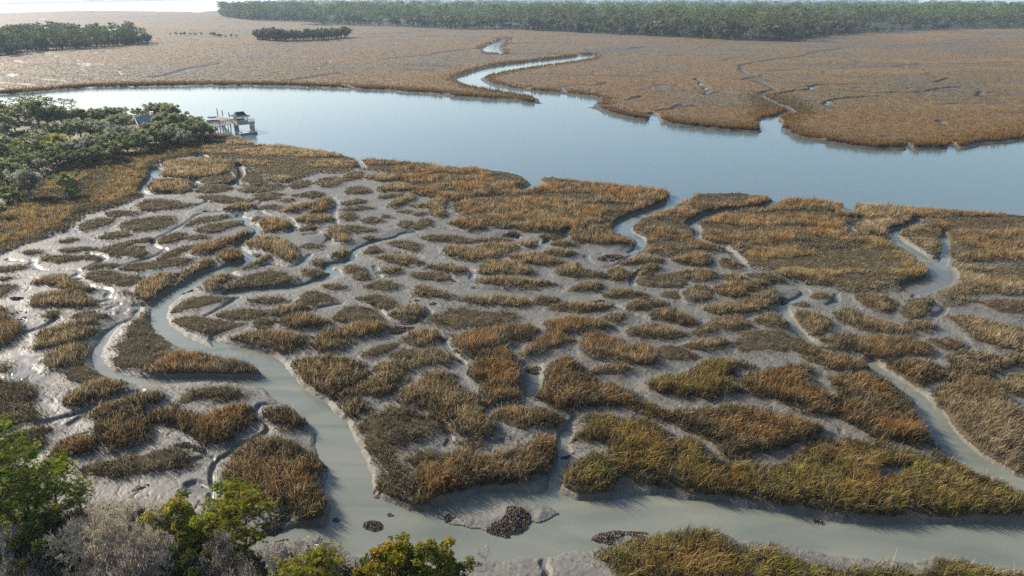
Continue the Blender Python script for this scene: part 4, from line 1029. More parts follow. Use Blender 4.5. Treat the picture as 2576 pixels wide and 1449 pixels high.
# ------------------------------------------------------------------ oyster beds
NOY = 0
for oi, (P, lab) in enumerate(OY):
    r = np.random.default_rng(900 + oi)
    p = foot(P, .15); lo = p.min(0) - .2; hi = p.max(0) + .2
    q0 = .4 * F / math.hypot(p[:, 1].mean(), H)
    s = max(.09, .9 / q0)
    area = (hi[0] - lo[0]) * (hi[1] - lo[1])
    n = int(max(60, 3.0 * area / (s * s)))
    x = lo[0] + r.random(n) * (hi[0] - lo[0]); y = lo[1] + r.random(n) * (hi[1] - lo[1])
    sd = sdpoly(WX(x, y) * .5 + x * .5, WY(x, y) * .5 + y * .5, p)
    dn = fbm(x * 1.2, y * 1.2, 5 + oi)
    k = (sd > -.05) & (dn > .36); x, y, sd = x[k], y[k], sd[k]; n = len(x)
    if n < 12:
        x = np.repeat(p[:, 0].mean(), 40) + r.normal(size=40) * .25; y = np.repeat(p[:, 1].mean(), 40) + r.normal(size=40) * .25; sd = np.full(40, .3); n = 40
    zz = np.maximum(gat(Zg, x, y), ZW) + np.clip(sd * .35, 0, .22) * r.random(n) + .02
    g = Geo()
    g.leaves(np.stack([x, y, zz], 1), s, [(.105, .08, .055), (.14, .11, .08), (.07, .055, .042), (.20, .175, .14)], up=.1, r=r, var=.3, elong=1.5)
    o = link('oyster_bed', g.data('oyster_bed', M['shell']))
    tag(o, lab or place_label('dark oyster shell patch on the mud', P.mean(0)), 'oyster bed', 'oyster shell beds on the mudflat', 'thing')
FB = np.array([(557,40),(600,47),(640,51),(700,53),(760,54),(865,63),(1000,67),(1100,71),(1150,74),(1260,73),(1400,79),(1560,87),(1690,93),(1800,99),(1900,103),(1990,104),(2015,98),(2060,91),(2130,86),(2250,79),(2400,73),(2600,71),(2760,70)], float)
FT = np.array([(557,36),(590,22),(640,17),(720,11),(800,7),(900,4.5),(1100,3),(1400,2),(1700,3),(2000,3),(2250,6),(2400,11),(2600,20),(2760,24)], float)
LB = np.array([(-90,143),(0,140),(50,131),(133,125),(213,123),(300,115),(374,108)], float)
HB = np.array([(640,100),(680,103),(740,104),(800,101),(872,95)], float)
SB = np.array([(418,89),(470,90),(530,89),(560,95),(596,94)], float)
# ------------------------------------------------------------------ water sheet and far marsh
V = np.array([(-9500, 15, ZW), (9500, 15, ZW), (9500, 9300, ZW), (-9500, 9300, ZW)], float)
o = link('tidal_water', mesh_data('tidal_water', V, None, [(0, 1, 2, 3)], None, [M['water']])); tag(o, 'pale grey green tidal water of the river, creeks and sound', kind='structure')

vs = np.concatenate([np.arange(-.38, 60, .4), np.arange(60, 392, .62)])
us = np.arange(-90, 2668, 3.1)
FV, FU = np.meshgrid(vs, us, indexing='ij')
fx, fy = unproj(FU.ravel(), FV.ravel(), 0.0)
fshp = FU.shape
D = fy
rowm = np.clip(D * D / (F * H) * .7, 1, 200)                # ground metres per survey row
wrp = np.clip(rowm, 1, 3)
fwx = fx + (fbm(fx * .12, fy * .12, 3) - .5) * 4 ; fwy = fy + (fbm(fx * .12, fy * .12, 8) - .5) * 5 + (fbm(fx * .5, fy * .5, 18) - .5) * 1.5
land = np.maximum(sdpoly(fwx, fwy, world(smooth_poly(FARLAND, 1), ZW)), sdpoly(fx, fy, world(FARSTRIP, 0)))
fw = np.full(fx.shape, -99.0)
for P in FCREEK:
    p = world(smooth_poly(P, 1), ZW)
    def fn(idx, p=p): fw[idx] = np.maximum(fw[idx], sdpoly(fx[idx], fy[idx], p))
    local(fx, fy, p, 12, fn)
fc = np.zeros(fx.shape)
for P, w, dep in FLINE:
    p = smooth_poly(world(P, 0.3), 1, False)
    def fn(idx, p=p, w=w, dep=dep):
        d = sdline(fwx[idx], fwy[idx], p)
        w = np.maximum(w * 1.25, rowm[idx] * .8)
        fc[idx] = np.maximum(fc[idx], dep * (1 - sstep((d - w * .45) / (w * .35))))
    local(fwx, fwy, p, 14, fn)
big = fbm(fx * .007, fy * .013, 91, 4); med = fbm(fx * .022, fy * .035, 95, 4); fin = fbm(fx * .6, fy * .35, 97, 3)
# faint meandering drainage lines of the marsh plain
vein = np.abs(fbm(fx * .011, fy * .02, 121, 3) - .5)
vein = (1 - sstep(vein / .03)) * sstep((med - .42) / .12)
v2 = np.abs(fbm(fx * .022 + 40, fy * .03, 151, 3) - .5)
v2 = (1 - sstep(v2 / .02)) * sstep((fbm(fx * .012, fy * .012, 161) - .5) / .1)
vein = np.maximum(vein, v2 * .9) * (D < 900)
zf = .18 + (fin - .5) * .3 * (D < 900) + (med - .5) * .3
w2 = np.minimum(land, -fw)
zf = np.where(w2 < 3.2, ZW + (zf - ZW) * np.clip(w2 / 3.2, 0, 1) ** .8, zf)
zf = np.where(w2 < 0, ZW + np.maximum(w2, -1.5) * .5, zf)
zf = zf - fc * 1.0 - vein * .55 * (w2 > 3)
rust = np.array([.128, .076, .025]); pink = np.array([.104, .077, .036]); oliv = np.array([.085, .073, .047]); gold = np.array([.155, .102, .04])
a = sstep((big - .36) / .28)[:, None]; b = sstep((med - .48) / .22)[:, None]
edge = sstep((45 - w2) / 45)[:, None] * .7
cf = pink * (1 - a) + rust * a
cf = cf * (1 - .6 * b) + oliv * .6 * b
cf = cf * (1 - edge) + (rust * .8 + gold * .2) * edge
gd = (sstep((fbm(fx * .02, fy * .05, 131) - .55) / .15) * sstep((fx - 40) / 200))[:, None]
cf = cf * (1 - .6 * gd) + gold * .6 * gd
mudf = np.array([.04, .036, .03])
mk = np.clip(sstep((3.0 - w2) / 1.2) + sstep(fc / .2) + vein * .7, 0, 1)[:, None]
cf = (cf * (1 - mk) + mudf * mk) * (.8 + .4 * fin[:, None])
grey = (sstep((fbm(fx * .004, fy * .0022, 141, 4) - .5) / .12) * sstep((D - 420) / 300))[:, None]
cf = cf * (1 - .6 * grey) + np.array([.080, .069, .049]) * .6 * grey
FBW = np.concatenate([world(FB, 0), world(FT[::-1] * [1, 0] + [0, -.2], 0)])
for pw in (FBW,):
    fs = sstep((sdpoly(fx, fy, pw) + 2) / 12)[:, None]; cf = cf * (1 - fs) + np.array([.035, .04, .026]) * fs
zf = np.where(np.abs(zf - ZW) < .02, ZW - .03, zf)
FR, FC = fshp
ii = np.arange(FR - 1)[:, None] * FC + np.arange(FC - 1)[None]
Qf = np.stack([ii, ii + FC, ii + 1 + FC, ii + 1], -1).reshape(-1, 4)
Qf = Qf[(w2[Qf] > -4).any(1)]
usedv = np.unique(Qf); rem = np.full(len(fx), -1); rem[usedv] = np.arange(len(usedv))
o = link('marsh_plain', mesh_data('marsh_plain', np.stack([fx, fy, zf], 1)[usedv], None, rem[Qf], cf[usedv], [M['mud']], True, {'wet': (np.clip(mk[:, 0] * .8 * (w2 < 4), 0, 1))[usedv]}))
tag(o, 'flat brown salt marsh plain beyond the river', kind='structure')


def fat(G, u, v):
    r_ = np.interp(v, vs, np.arange(FR)); c_ = np.interp(u, us, np.arange(FC))
    return G.reshape(fshp)[np.clip(np.round(r_).astype(int), 0, FR - 1), np.clip(np.round(c_).astype(int), 0, FC - 1)]


def ftufts(u, v, r, hmul, wmul, name, label, nb=2):
    w2_ = fat(w2, u, v); fc_ = fat(fc, u, v) + .5 * fat(vein, u, v)
    k = (w2_ > 2.2) & (fc_ < .14)
    u, v = u[k], v[k]
    x, y = unproj(u, v, 0); n = len(x)
    q = .4 * F / np.hypot(y, H)
    near_edge = np.clip(1 - (fat(w2, u, v) - 2) / 6, 0, 1)
    base = cf.reshape(fshp + (3,))[np.clip(np.round(np.interp(v, vs, np.arange(FR))).astype(int), 0, FR - 1), np.clip(np.round(np.interp(u, us, np.arange(FC))).astype(int), 0, FC - 1)]
    xs = np.repeat(x, nb) + r.normal(size=n * nb) * np.repeat(.55 / q, nb); yy = np.repeat(y, nb) + r.normal(size=n * nb) * np.repeat(.8 / q, nb)
    hh = np.repeat(hmul * (.55 + .5 * fbm(x * .3, y * .3, 7) + .55 * near_edge * r.random(n)), nb) * (.7 + .5 * r.random(n * nb))
    w = np.repeat(wmul / q, nb) * (.7 + .6 * r.random(n * nb))
    cc = np.repeat(base * 1.0 * (1 - .3 * near_edge[:, None] * r.random(n)[:, None]), nb, 0) * (.92 + .16 * r.random(n * nb))[:, None]
    zz = np.repeat(fat(zf, u, v), nb)
    V, T, Cc = blades(xs, yy, zz, hh, w, cc, r.normal(size=(n * nb, 2)) * .16 + np.array([.1, -.05]), r, False)
    o = link(name, mesh_data(name, V, T, None, Cc, [M['grass']])); tag(o, label, kind='stuff')


r = np.random.default_rng(31)
n = 210000
v_ = 72 + r.random(n) ** .8 * 318; u_ = -40 + r.random(n) * 2660
ftufts(u_, v_, r, .42, .42, 'marsh_grass', 'dense brown marsh grass covering the plain beyond the river')
# taller fringe along the banks
pts = []
for P, m in ((FARBANK, 26000), (FCREEK[0], 9000), (FCREEK[1], 1500), (np.concatenate([tl(2,0,[560,1012,640,975,640,905,760,850,815,830,690,775,605,725]), tl(2,0,[690,985,680,905,780,870,830,830,700,740])]), 4000)):
    a = P[:-1]; b = P[1:]; L = np.linalg.norm(b - a, axis=1) * (1 + 0); pr = L / L.sum()
    s = r.choice(len(L), m, p=pr); t = r.random(m)[:, None]
    q = a[s] * (1 - t) + b[s] * t
    xw, yw = unproj(q[:, 0], q[:, 1], ZW)
    xw = xw + r.normal(size=m) * 3.5; yw = yw + np.abs(r.normal(size=m)) * 6 * np.sign(r.random(m) - (.15 if P is FARBANK else .5))
    uu, vv = proj(xw, yw, 0)
    pts.append(np.stack([uu, vv], 1))
pts = np.concatenate(pts); k = (pts[:, 0] > -60) & (pts[:, 0] < 2640); pts = pts[k]
ftufts(pts[:, 0], pts[:, 1], r, 1.0, .8, 'marsh_grass_fringe', 'taller olive and rust grass fringe along the far river bank')
# ------------------------------------------------------------------ trees
BARKC = (.13, .10, .08)


def limb(p0, p1, n, r, bow=.12):
    t = np.linspace(0, 1, n)[:, None]
    p = p0 * (1 - t) + p1 * t
    L = np.linalg.norm(p1 - p0)
    off = r.normal(size=3) * L * bow
    p = p + np.sin(t * math.pi) * off + np.concatenate([np.zeros((1, 3)), r.normal(size=(n - 2, 3)) * L * .03, np.zeros((1, 3))])
    return p


def oak(h, w, nl, ls, pal, seed, trunkcol=BARKC, light=.25, dens=1.0, moss=0.0):
    r = np.random.default_rng(seed)
    T = Geo(); Cg = Geo()
    th = h * (.22 + .12 * r.random())
    lean = r.normal(size=2) * .06 * h
    fork = np.array([lean[0], lean[1], th])
    T.tube(limb(np.zeros(3), fork, 4, r, .05), np.linspace(.05, .038, 4) * h, 7, trunkcol)
    cl = []
    nlimb = 7
    for i in range(nlimb):
        a = 2 * math.pi * i / nlimb + r.random() * .7
        rad = w * .5 * (.45 + .4 * r.random())
        end = np.array([math.cos(a) * rad + lean[0], math.sin(a) * rad + lean[1], h * (.5 + .32 * r.random())])
        p = limb(fork, end, 5, r)
        T.tube(p, np.linspace(.028, .010, 5) * h, 5, trunkcol)
        cl.append(end)
        for j in range(3):
            st = p[2 + j % 3]
            e2 = st + np.array([math.cos(a + r.normal() * .9), math.sin(a + r.normal() * .9), .35 + .5 * r.random()]) * w * .22
            T.tube(limb(st, e2, 4, r), np.linspace(.012, .004, 4) * h, 4, trunkcol)
            cl.append(e2)
    # outer shell of clumps, flat below and domed above with an uneven rim
    m = int(26 * dens)
    for i in range(m):
        a = r.random() * 2 * math.pi; u = r.random() ** .6
        rim = w * .5 * (.80 + .22 * math.sin(2.3 * a + seed) + .12 * math.sin(5 * a + 2 * seed))
        zz = h * (.46 + .50 * math.sqrt(max(0, 1 - u * u)) * (.72 + .34 * r.random()))
        if r.random() < .25: zz = h * (.34 + .2 * r.random())
        cl.append(np.array([math.cos(a) * rim * u + lean[0], math.sin(a) * rim * u + lean[1], zz]))
    cl = np.array(cl)
    k = len(cl)
    cr = w * (.07 + .075 * r.random(k))
    br = .74 + .55 * r.random(k)
    pi = r.integers(0, len(pal), k)
    ci = r.choice(k, nl, p=cr ** 2 / np.sum(cr ** 2))
    d = r.normal(size=(nl, 3)); d /= np.linalg.norm(d, axis=1)[:, None]
    d *= (r.random(nl) ** .45)[:, None]
    d[:, 2] = np.where(d[:, 2] < 0, d[:, 2] * .55, d[:, 2] * .85)
    c = cl[ci] + d * cr[ci][:, None]
    cc = np.array(pal)[pi[ci]] * br[ci][:, None]
    Cg.leaves(c, ls, cc, up=.22, r=r, var=.3)
    if moss > 0:
        mg = Geo()
        n = int(moss)
        s = cl[r.integers(0, k, n)] + r.normal(size=(n, 3)) * w * .06
        strands(mg, s, .35 + .6 * r.random(n), .06, r)
        return T, Cg, mg
    return T, Cg, None


def strands(g, s, L, w, r, pal=((.37, .31, .24), (.27, .215, .165), (.48, .42, .33))):
    n = len(s)
    th = r.random(n) * math.pi
    sd = np.stack([np.cos(th), np.sin(th), np.zeros(n)], 1) * w
    dr = r.normal(size=(n, 3)) * .12 * L[:, None]; dr[:, 2] = 0
    e = s + dr; e[:, 2] -= L
    m = s + dr * .2; m[:, 2] -= L * .45
    V = np.stack([s - sd * .4, s + sd * .4, m + sd * .8, m - sd * .8, e], 1).reshape(-1, 3)
    k = np.arange(n)[:, None] * 5
    T = np.concatenate([k + [[0, 1, 2]], k + [[0, 2, 3]], k + [[3, 2, 4]]])
    cc = np.array(pal)[r.integers(0, len(pal), n)] * (.7 + .6 * r.random(n))[:, None]
    g.add(V, T, np.repeat(cc, 5, 0))


def pine(h, w, ntuft, nneedle, nl, pal, seed, base=.45, bark=(.17, .115, .085), nbr=22, flat=.5, nw=.02, lean=.04):
    r = np.random.default_rng(seed)
    T = Geo(); Cg = Geo()
    top = np.array([r.normal() * lean * h, r.normal() * lean * h, h * .97])
    tp = limb(np.zeros(3), top, 8, r, .03)
    T.tube(tp, np.linspace(.019, .005, 8) * h, 7, bark)
    tips = []
    for i in range(nbr):
        f = base + (1 - base) * (i + r.random()) / nbr
        st = np.array([np.interp(f, np.linspace(0, 1, 8), tp[:, k]) for k in range(3)])
        a = i * 2.4 + r.normal() * .4
        prof = math.sin(min(1, (1.02 - f) / (1 - base)) ** .6 * math.pi * .62)
        L = w * .5 * (.35 + .75 * prof) * (.65 + .55 * r.random())
        e = st + np.array([math.cos(a) * L, math.sin(a) * L, L * (.15 + .35 * r.random())])
        p = limb(st, e, 5, r, .10)
        T.tube(p, np.linspace(.0065, .002, 5) * h, 4, bark)
        for j in range(ntuft):
            t = .55 + .45 * r.random()
            q = p[0] * (1 - t) + p[-1] * t
            o = r.normal(size=3) * L * .22 * np.array([1, 1, .28]); o[2] = abs(o[2]) * .8
            tips.append(q + o)
            if j % 3 == 0: T.tube(np.stack([q, (q + tips[-1]) / 2 + r.normal(size=3) * .02, tips[-1]]), [.0018 * h, .0012 * h, .0008 * h], 3, bark)
    tips = np.array(tips); k = len(tips)
    br = .7 + .6 * r.random(k); pi = r.integers(0, len(pal), k)
    ci = np.repeat(np.arange(k), nneedle); n = len(ci)
    d = r.normal(size=(n, 3)); d[:, 2] = d[:, 2] * .7 + .55
    d /= np.linalg.norm(d, axis=1)[:, None]
    L = (nl * (.7 + .5 * r.random(n)))[:, None]
    s = np.cross(d, r.normal(size=(n, 3))); s /= np.linalg.norm(s, axis=1)[:, None] + 1e-9
    b0 = tips[ci]
    V = np.stack([b0 - s * nw * .5, b0 + s * nw * .5, b0 + d * L * .6 + s * nw, b0 + d * L], 1).reshape(-1, 3)
    kk = np.arange(n)[:, None] * 4
    Tt = np.concatenate([kk + [[0, 1, 2]], kk + [[0, 2, 3]]])
    cc = np.array(pal)[pi[ci]] * br[ci][:, None] * (.8 + .4 * r.random(n))[:, None]
    Cg.add(V, Tt, np.repeat(cc, 4, 0))
    return T, Cg, None


def bare(h, w, seed, depth=5, col=(.36, .34, .29), thick=.03, up=.35, twig=3, minr=.012):
    r = np.random.default_rng(seed)
    T = Geo(); tips = []

    def rec(p, d, L, rad, k):
        e = p + d * L
        q = limb(p, e, 4, r, .10)
        T.tube(q, np.linspace(rad, max(minr, rad * .62), 4), 5 if k > 3 else 3, np.array(col) * (.8 + .4 * r.random()))
        if k <= 2: tips.extend([q[2], q[3]])
        if k == 0: return
        m = twig if k < depth else 4
        for _ in range(m):
            nd = d + r.normal(size=3) * .55; nd[2] += up * .35
            nd /= np.linalg.norm(nd)
            st = q[3] if r.random() < .55 else q[2]
            rec(st, nd, L * (.62 + .2 * r.random()), max(minr, rad * .58), k - 1)
    d0 = np.array([r.normal() * .15, r.normal() * .15, 1.]); d0 /= np.linalg.norm(d0)
    rec(np.zeros(3), d0, h * .26, thick * h, depth)
    V, Tt, Cc = T.arr()
    hx = np.percentile(np.hypot(V[:, 0], V[:, 1]), 98); hz = V[:, 2].max()
    sc = np.array([w * .5 / hx, w * .5 / hx, h / hz])
    T.V = [v * sc for v in T.V]
    return T, np.array(tips) * sc, r


def palmetto(h, seed):
    r = np.random.default_rng(seed); T = Geo(); Cg = Geo()
    T.tube(limb(np.zeros(3), np.array([.1, 0, h * .7]), 4, r, .03), [.16, .15, .15, .13], 7, (.16, .12, .09))
    for i in range(34):
        a = i * 2.4; el = -.3 + 1.5 * (i / 34)
        d = np.array([math.cos(a) * math.cos(el), math.sin(a) * math.cos(el), math.sin(el)])
        st = np.array([.1, 0, h * .7]); c = st + d * h * .16
        T.tube(np.stack([st, (st + c) / 2 + [0, 0, .03], c]), [.02, .015, .012], 3, (.12, .16, .05))
        sd = np.cross(d, [0, 0, 1.]); sd /= np.linalg.norm(sd); upv = np.cross(sd, d)
        for j in range(15):
            b = (j / 14 - .5) * 2.6
            dd = d * math.cos(b) + sd * math.sin(b)
            tip = c + dd * h * .2 - np.array([0, 0, .10 * h * (.3 + abs(b) * .3)])
            wv = np.cross(dd, upv) * .022
            md = (c * .5 + tip * .5) + [0, 0, .03]
            col = np.array((.035, .085, .03)) * (.7 + .7 * r.random())
            Cg.add([c, md - wv, md + wv, tip], [(0, 1, 2), (1, 3, 2)], col)
    return T, Cg, None


OAKD = [(0.216, 0.249, 0.112), (0.293, 0.301, 0.146), (0.179, 0.205, 0.11), (0.356, 0.334, 0.181)]
OAKG = [(0.334, 0.355, 0.194), (0.272, 0.299, 0.166), (0.418, 0.402, 0.253), (0.231, 0.252, 0.145)]
OAKM = [(0.315, 0.315, 0.243), (0.237, 0.257, 0.172), (0.386, 0.38, 0.3), (0.179, 0.2, 0.129)]
YEL = [(0.48, 0.444, 0.108), (0.372, 0.372, 0.102), (0.564, 0.468, 0.144), (0.288, 0.3, 0.096)]
PIN = [(0.154, 0.21, 0.077), (0.21, 0.259, 0.098), (0.126, 0.175, 0.07)]
NPIN = [(0.172, 0.225, 0.027), (0.245, 0.288, 0.041), (0.128, 0.168, 0.027), (0.318, 0.317, 0.054)]
NYG = [(0.244, 0.251, 0.03), (0.181, 0.198, 0.03), (0.323, 0.282, 0.045), (0.137, 0.145, 0.028)]


def meshes(tr, nm):
    T, Cg, mg = tr
    a = T.data(nm + '_trunk', M['bark']); b = Cg.data(nm + '_crown', M['leaf']) if Cg else None
    return a, b, (mg.data(nm + '_moss', M['leaf']) if mg else None)


def put(nm, md, loc, sc, rz, label, cat='tree', group=None, bark=None):
    e = bpy.data.objects.new(nm, None); COL.objects.link(e)
    e.location = loc; e.rotation_euler = (0, 0, rz); e.scale = sc; e.empty_display_size = .3
    tag(e, label, cat, group)
    for part, me in zip(('trunk', 'crown', 'hanging_moss'), md):
        if me is not None: link(part, me, e)
    return e


# ---- wooded peninsula
PO = {
 'oak': [meshes(oak(5.5, 6.2, 3400, .28, OAKD, 11 + i, moss=0), 'oak') for i in range(3)],
 'green': [meshes(oak(5.0, 6.0, 3400, .28, OAKG, 21 + i), 'oak') for i in range(3)],
 'mossy': [meshes(oak(5.4, 6.4, 3200, .27, OAKM, 31 + i, moss=860), 'oak') for i in range(2)],
 'yellow': [meshes(oak(4.6, 5.0, 2600, .24, YEL, 41, moss=0), 'oak')],
 'pine': [meshes(pine(9, 4.4, 7, 9, .34, PIN, 51 + i, base=.55, nbr=16, nw=.10), 'pine') for i in range(4)],
}
DESC = {'oak': 'dark green oak', 'green': 'soft green oak', 'mossy': 'grey green mossy oak', 'yellow': 'yellow leaved tree', 'pine': 'thin tall pine'}
# kind, survey u of the trunk foot, v of the foot, height in survey px, crown width in px
PT = [('pine',79,290,56,36),('pine',112,292,46,24),('pine',124,288,40,26),('pine',133,291,42,26),('pine',163,281,31,32),('pine',188,300,46,24),('pine',64,292,40,30),('pine',25,292,38,44),('pine',91,292,40,30),
 ('oak',10,305,40,44),('green',48,308,40,50),('green',76,312,42,44),('oak',98,322,62,58),('mossy',120,318,40,40),('oak',143,320,50,40),('green',166,320,46,42),('mossy',184,314,36,36),('oak',208,312,34,34),('green',238,310,32,36),('oak',254,312,34,36),
 ('green',280,308,34,36),('mossy',300,306,32,34),('oak',3,334,46,50),('oak',40,330,24,28),('mossy',14,342,30,34),
 ('green',150,352,40,44),('green',178,352,38,40),('green',203,344,40,46),('mossy',232,346,40,44),('green',258,348,40,44),('mossy',276,352,36,40),('green',292,336,40,40),('green',305,324,34,40),
 ('yellow',152,386,46,46),('green',124,376,40,40),('pine',98,408,66,50),('yellow',48,384,34,38),('yellow',4,390,34,40),('green',22,386,40,44),('oak',72,400,38,48),
 ('oak',120,410,46,50),('oak',148,414,42,48),('mossy',170,400,42,48),('oak',178,418,38,48),('mossy',206,396,42,50),('oak',212,412,38,48),('green',238,390,44,50),('oak',248,406,38,46),('oak',276,398,40,48),('green',268,380,40,44),
 ('oak',14,420,52,56),('oak',44,424,42,54),('mossy',96,434,34,42),('oak',72,430,40,52),('oak',106,424,36,48),
 ('green',323,352,30,28),('oak',300,380,42,48),('oak',326,384,38,46),('mossy',300,360,40,40),('oak',352,378,42,46),('mossy',350,358,36,40),('oak',376,370,42,48),('green',400,352,42,46),('oak',402,366,38,44),('mossy',430,360,40,46),
 ('green',412,334,44,48),('green',440,334,44,48),('oak',464,332,42,46),('green',486,330,36,42),('oak',450,354,40,48),('oak',480,350,42,46),('oak',512,350,42,44),('oak',500,340,38,40),('mossy',462,364,34,40),('oak',528,342,26,26),
 ('oak',352,298,24,30),('oak',384,302,24,34),('mossy',392,300,38,40),('oak',412,300,36,30),('green',431,304,40,38),('oak',440,306,28,28),('green',316,318,26,26),
 ('mossy',80,492,64,56),('oak',22,462,50,56),('oak',20,502,34,52),('oak',172,488,50,42),('oak',182,496,28,34),('oak',-6,480,60,50),('green',4,545,34,40),('oak',50,444,44,50),('oak',2,450,50,52)]
pr = np.random.default_rng(77)
for (k, u, v, hp, wp) in PT:
    x, y = unproj(u, v, .6)
    ppm = F / (y * CP - (.6 - H) * SP)
    h = hp / (ppm * math.cos(PIT - math.atan((724.5 - v) / F) + .05)); wm = wp / ppm
    md = PO[k][pr.integers(0, len(PO[k]))]
    h0, w0 = {'oak': (5.5, 6.2), 'green': (5., 6.), 'mossy': (5.4, 6.4), 'yellow': (4.6, 5.), 'pine': (9., 4.4)}[k]
    zz = zat(np.array([float(x)]), np.array([float(y)]))[0]
    put('pine_tree' if k == 'pine' else 'oak_tree' if k != 'yellow' else 'yellow_tree', md, (x, y, max(zz, ZW)), (wm / w0 * 1.16, wm / w0 * 1.16, h / h0 * 1.06), pr.random() * 6.28,
        place_label(DESC[k] + ' on the peninsula', (u, v - hp * .5)), 'tree', 'trees on the wooded peninsula')

# dead and bleached wood on the peninsula
def dead(u, v, hp, wp, seed, label, nm='dead_tree', depth=4, rot=None, col=(.40, .37, .32), minr=.05, thick=.03):
    x, y = unproj(u, v, .5); ppm = F / (y * CP - (.5 - H) * SP)
    T, tips, r_ = bare(hp / ppm * 1.02, wp / ppm, seed, depth, col, thick=thick, minr=minr)
    o = link(nm, T.data(nm, M['leaf']), None, (x, y, float(zat(np.array([float(x)]), np.array([float(y)]))[0]) - .05))
    if rot: o.rotation_euler = rot
    return tag(o, label, 'dead tree', None, 'thing')


dead(411, 294, 37, 16, 301, 'tall bare dead tree rising behind the house roof', depth=3, minr=.07)
dead(171, 462, 26, 32, 302, 'bleached bare crown behind the small dark oak by the meadow', depth=4)
dead(200, 470, 22, 22, 303, 'pale leaning dead branches on the east side of the small meadow oak', depth=4, rot=(0, .7, 0))
dead(226, 412, 16, 14, 304, 'white forked driftwood snag at the wood edge', 'driftwood_snag', 3)
dead(244, 407, 14, 16, 305, 'white driftwood snag with side arms just east of the forked one', 'driftwood_snag', 3)
dead(165, 498, 14, 40, 306, 'fallen pale branch lying in the meadow grass', 'fallen_branch', 3, rot=(.2, 1.1, 0))
dead(36, 516, 18, 10, 307, 'thin leaning dead stem by the meadow near the frame edge', 'dead_sapling', 2, rot=(0, .4, 0))
dead(534, 352, 20, 10, 308, 'curved white snag beside the trees just short of the dock', 'driftwood_snag', 2)
dead(84, 500, 26, 12, 309, 'pair of pale dead stems under the big mossy oak', 'dead_sapling', 2, rot=(0, -.4, 0))

# ---- foreground wood
GN = 'trees of the wood along the bottom of the photo'


def fg(nm, tr, u, v, z0, label, part_mat=None, sc=1.0, rz=0.0):
    x, y = unproj(u, v, z0)
    return put(nm, meshes(tr, nm), (x, y, z0 - .1), (sc,) * 3, rz, label, 'tree', GN)


fg('pine_tree', pine(10.2, 4.6, 40, 46, .17, NPIN, 401, base=.52, nbr=30, nw=.013), 62, 1400, .4, 'tallest bright green pine with flat tiered crown at the edge of the frame')
fg('pine_tree', pine(8.2, 3.8, 40, 46, .17, NPIN, 402, base=.42, nbr=26, nw=.013), 128, 1400, .4, 'bright green pine leaning east, between the tallest pine and the small side pine')
fg('pine_tree', pine(6.6, 3.2, 40, 46, .17, NPIN, 403, base=.45, nbr=22, nw=.013), 172, 1385, .4, 'slim green pine on the mud edge with black shells behind it')
fg('pine_tree', pine(6.4, 3.6, 40, 46, .17, NPIN, 404, base=.2, nbr=28, nw=.013), 22, 1445, .4, 'low green pine filling the gap under the tallest pine')
fg('pine_tree', pine(5.6, 3.0, 40, 46, .17, NYG, 405, base=.22, nbr=28, nw=.013), 622, 1408, .4, 'yellow green young pine beside the creek mouth, with black shells to its east')
fg('pine_tree', pine(4.2, 2.6, 40, 46, .17, NPIN, 406, base=.3, nbr=20, nw=.013), 580, 1352, .3, 'small dark green pine top behind the yellow green young pine')
fg('pine_tree', pine(6.2, 3.4, 40, 46, .17, NYG, 407, base=.4, nbr=30, nw=.013), 790, 1606, .4, 'round yellow green pine top poking up from the bottom edge')
fg('oak_tree', oak(5.5, 3.8, 9000, .11, NYG, 411, dens=1.3), 468, 1440, .5, 'rounded yellow green oak between the bare mossy tree and the mud')
fg('oak_tree', oak(4.6, 3.2, 7000, .11, NYG, 412, dens=1.2), 512, 1450, .5, 'low olive oak crouched against the rounded yellow green oak')
fg('oak_tree', oak(6.0, 3.4, 8000, .11, [(.06,.08,.02),(.085,.10,.022),(.11,.115,.03)], 413, dens=1.2), 170, 1470, .5, 'dark green leafy tree between the pines and the bare mossy tree')
fg('oak_tree', oak(5.0, 3.0, 6000, .11, [(.09,.09,.025),(.12,.11,.03),(.07,.08,.025)], 414), 165, 1520, .5, 'olive leaved tree below the dark green one, near the palmetto')
fg('oak_tree', oak(4.6, 3.4, 4500, .10, [(.05,.07,.02),(.07,.08,.025)], 415), 490, 1520, .5, 'dark green shrubby oak low under the yellow green oak')
fg('broadleaf_tree', oak(5.0, 4.2, 10000, .11, [(.17,.165,.02),(.12,.135,.02),(.22,.17,.025),(.09,.105,.02)], 421, dens=1.3), 975, 1525, .4, 'yellow green tree at the bottom edge with an orange gold top')
fg('broadleaf_tree', oak(5.0, 3.4, 7500, .11, [(.17,.165,.03),(.12,.135,.02),(.21,.18,.03)], 422, dens=1.2), 1065, 1525, .4, 'green and yellow companion just east of the orange topped tree')
fg('broadleaf_tree', oak(5.2, 1.9, 3600, .11, [(.42,.27,.03),(.34,.24,.03),(.30,.22,.03)], 423, dens=.8), 992, 1500, .4, 'orange gold crown rising out of the yellow green tree')
fg('oak_tree', oak(3.4, 2.6, 4000, .10, [(.12,.13,.025),(.08,.10,.02)], 424), 1130, 1510, .3, 'small green bush fading out east of the orange topped tree')
fg('palmetto', palmetto(4.6, 431), 72, 1500, .5, 'dark green fan palm tucked among grey twigs at the bottom edge')
fg('palmetto', palmetto(3.4, 432), 470, 1530, .5, 'small dark fan palm below the bare mossy tree')


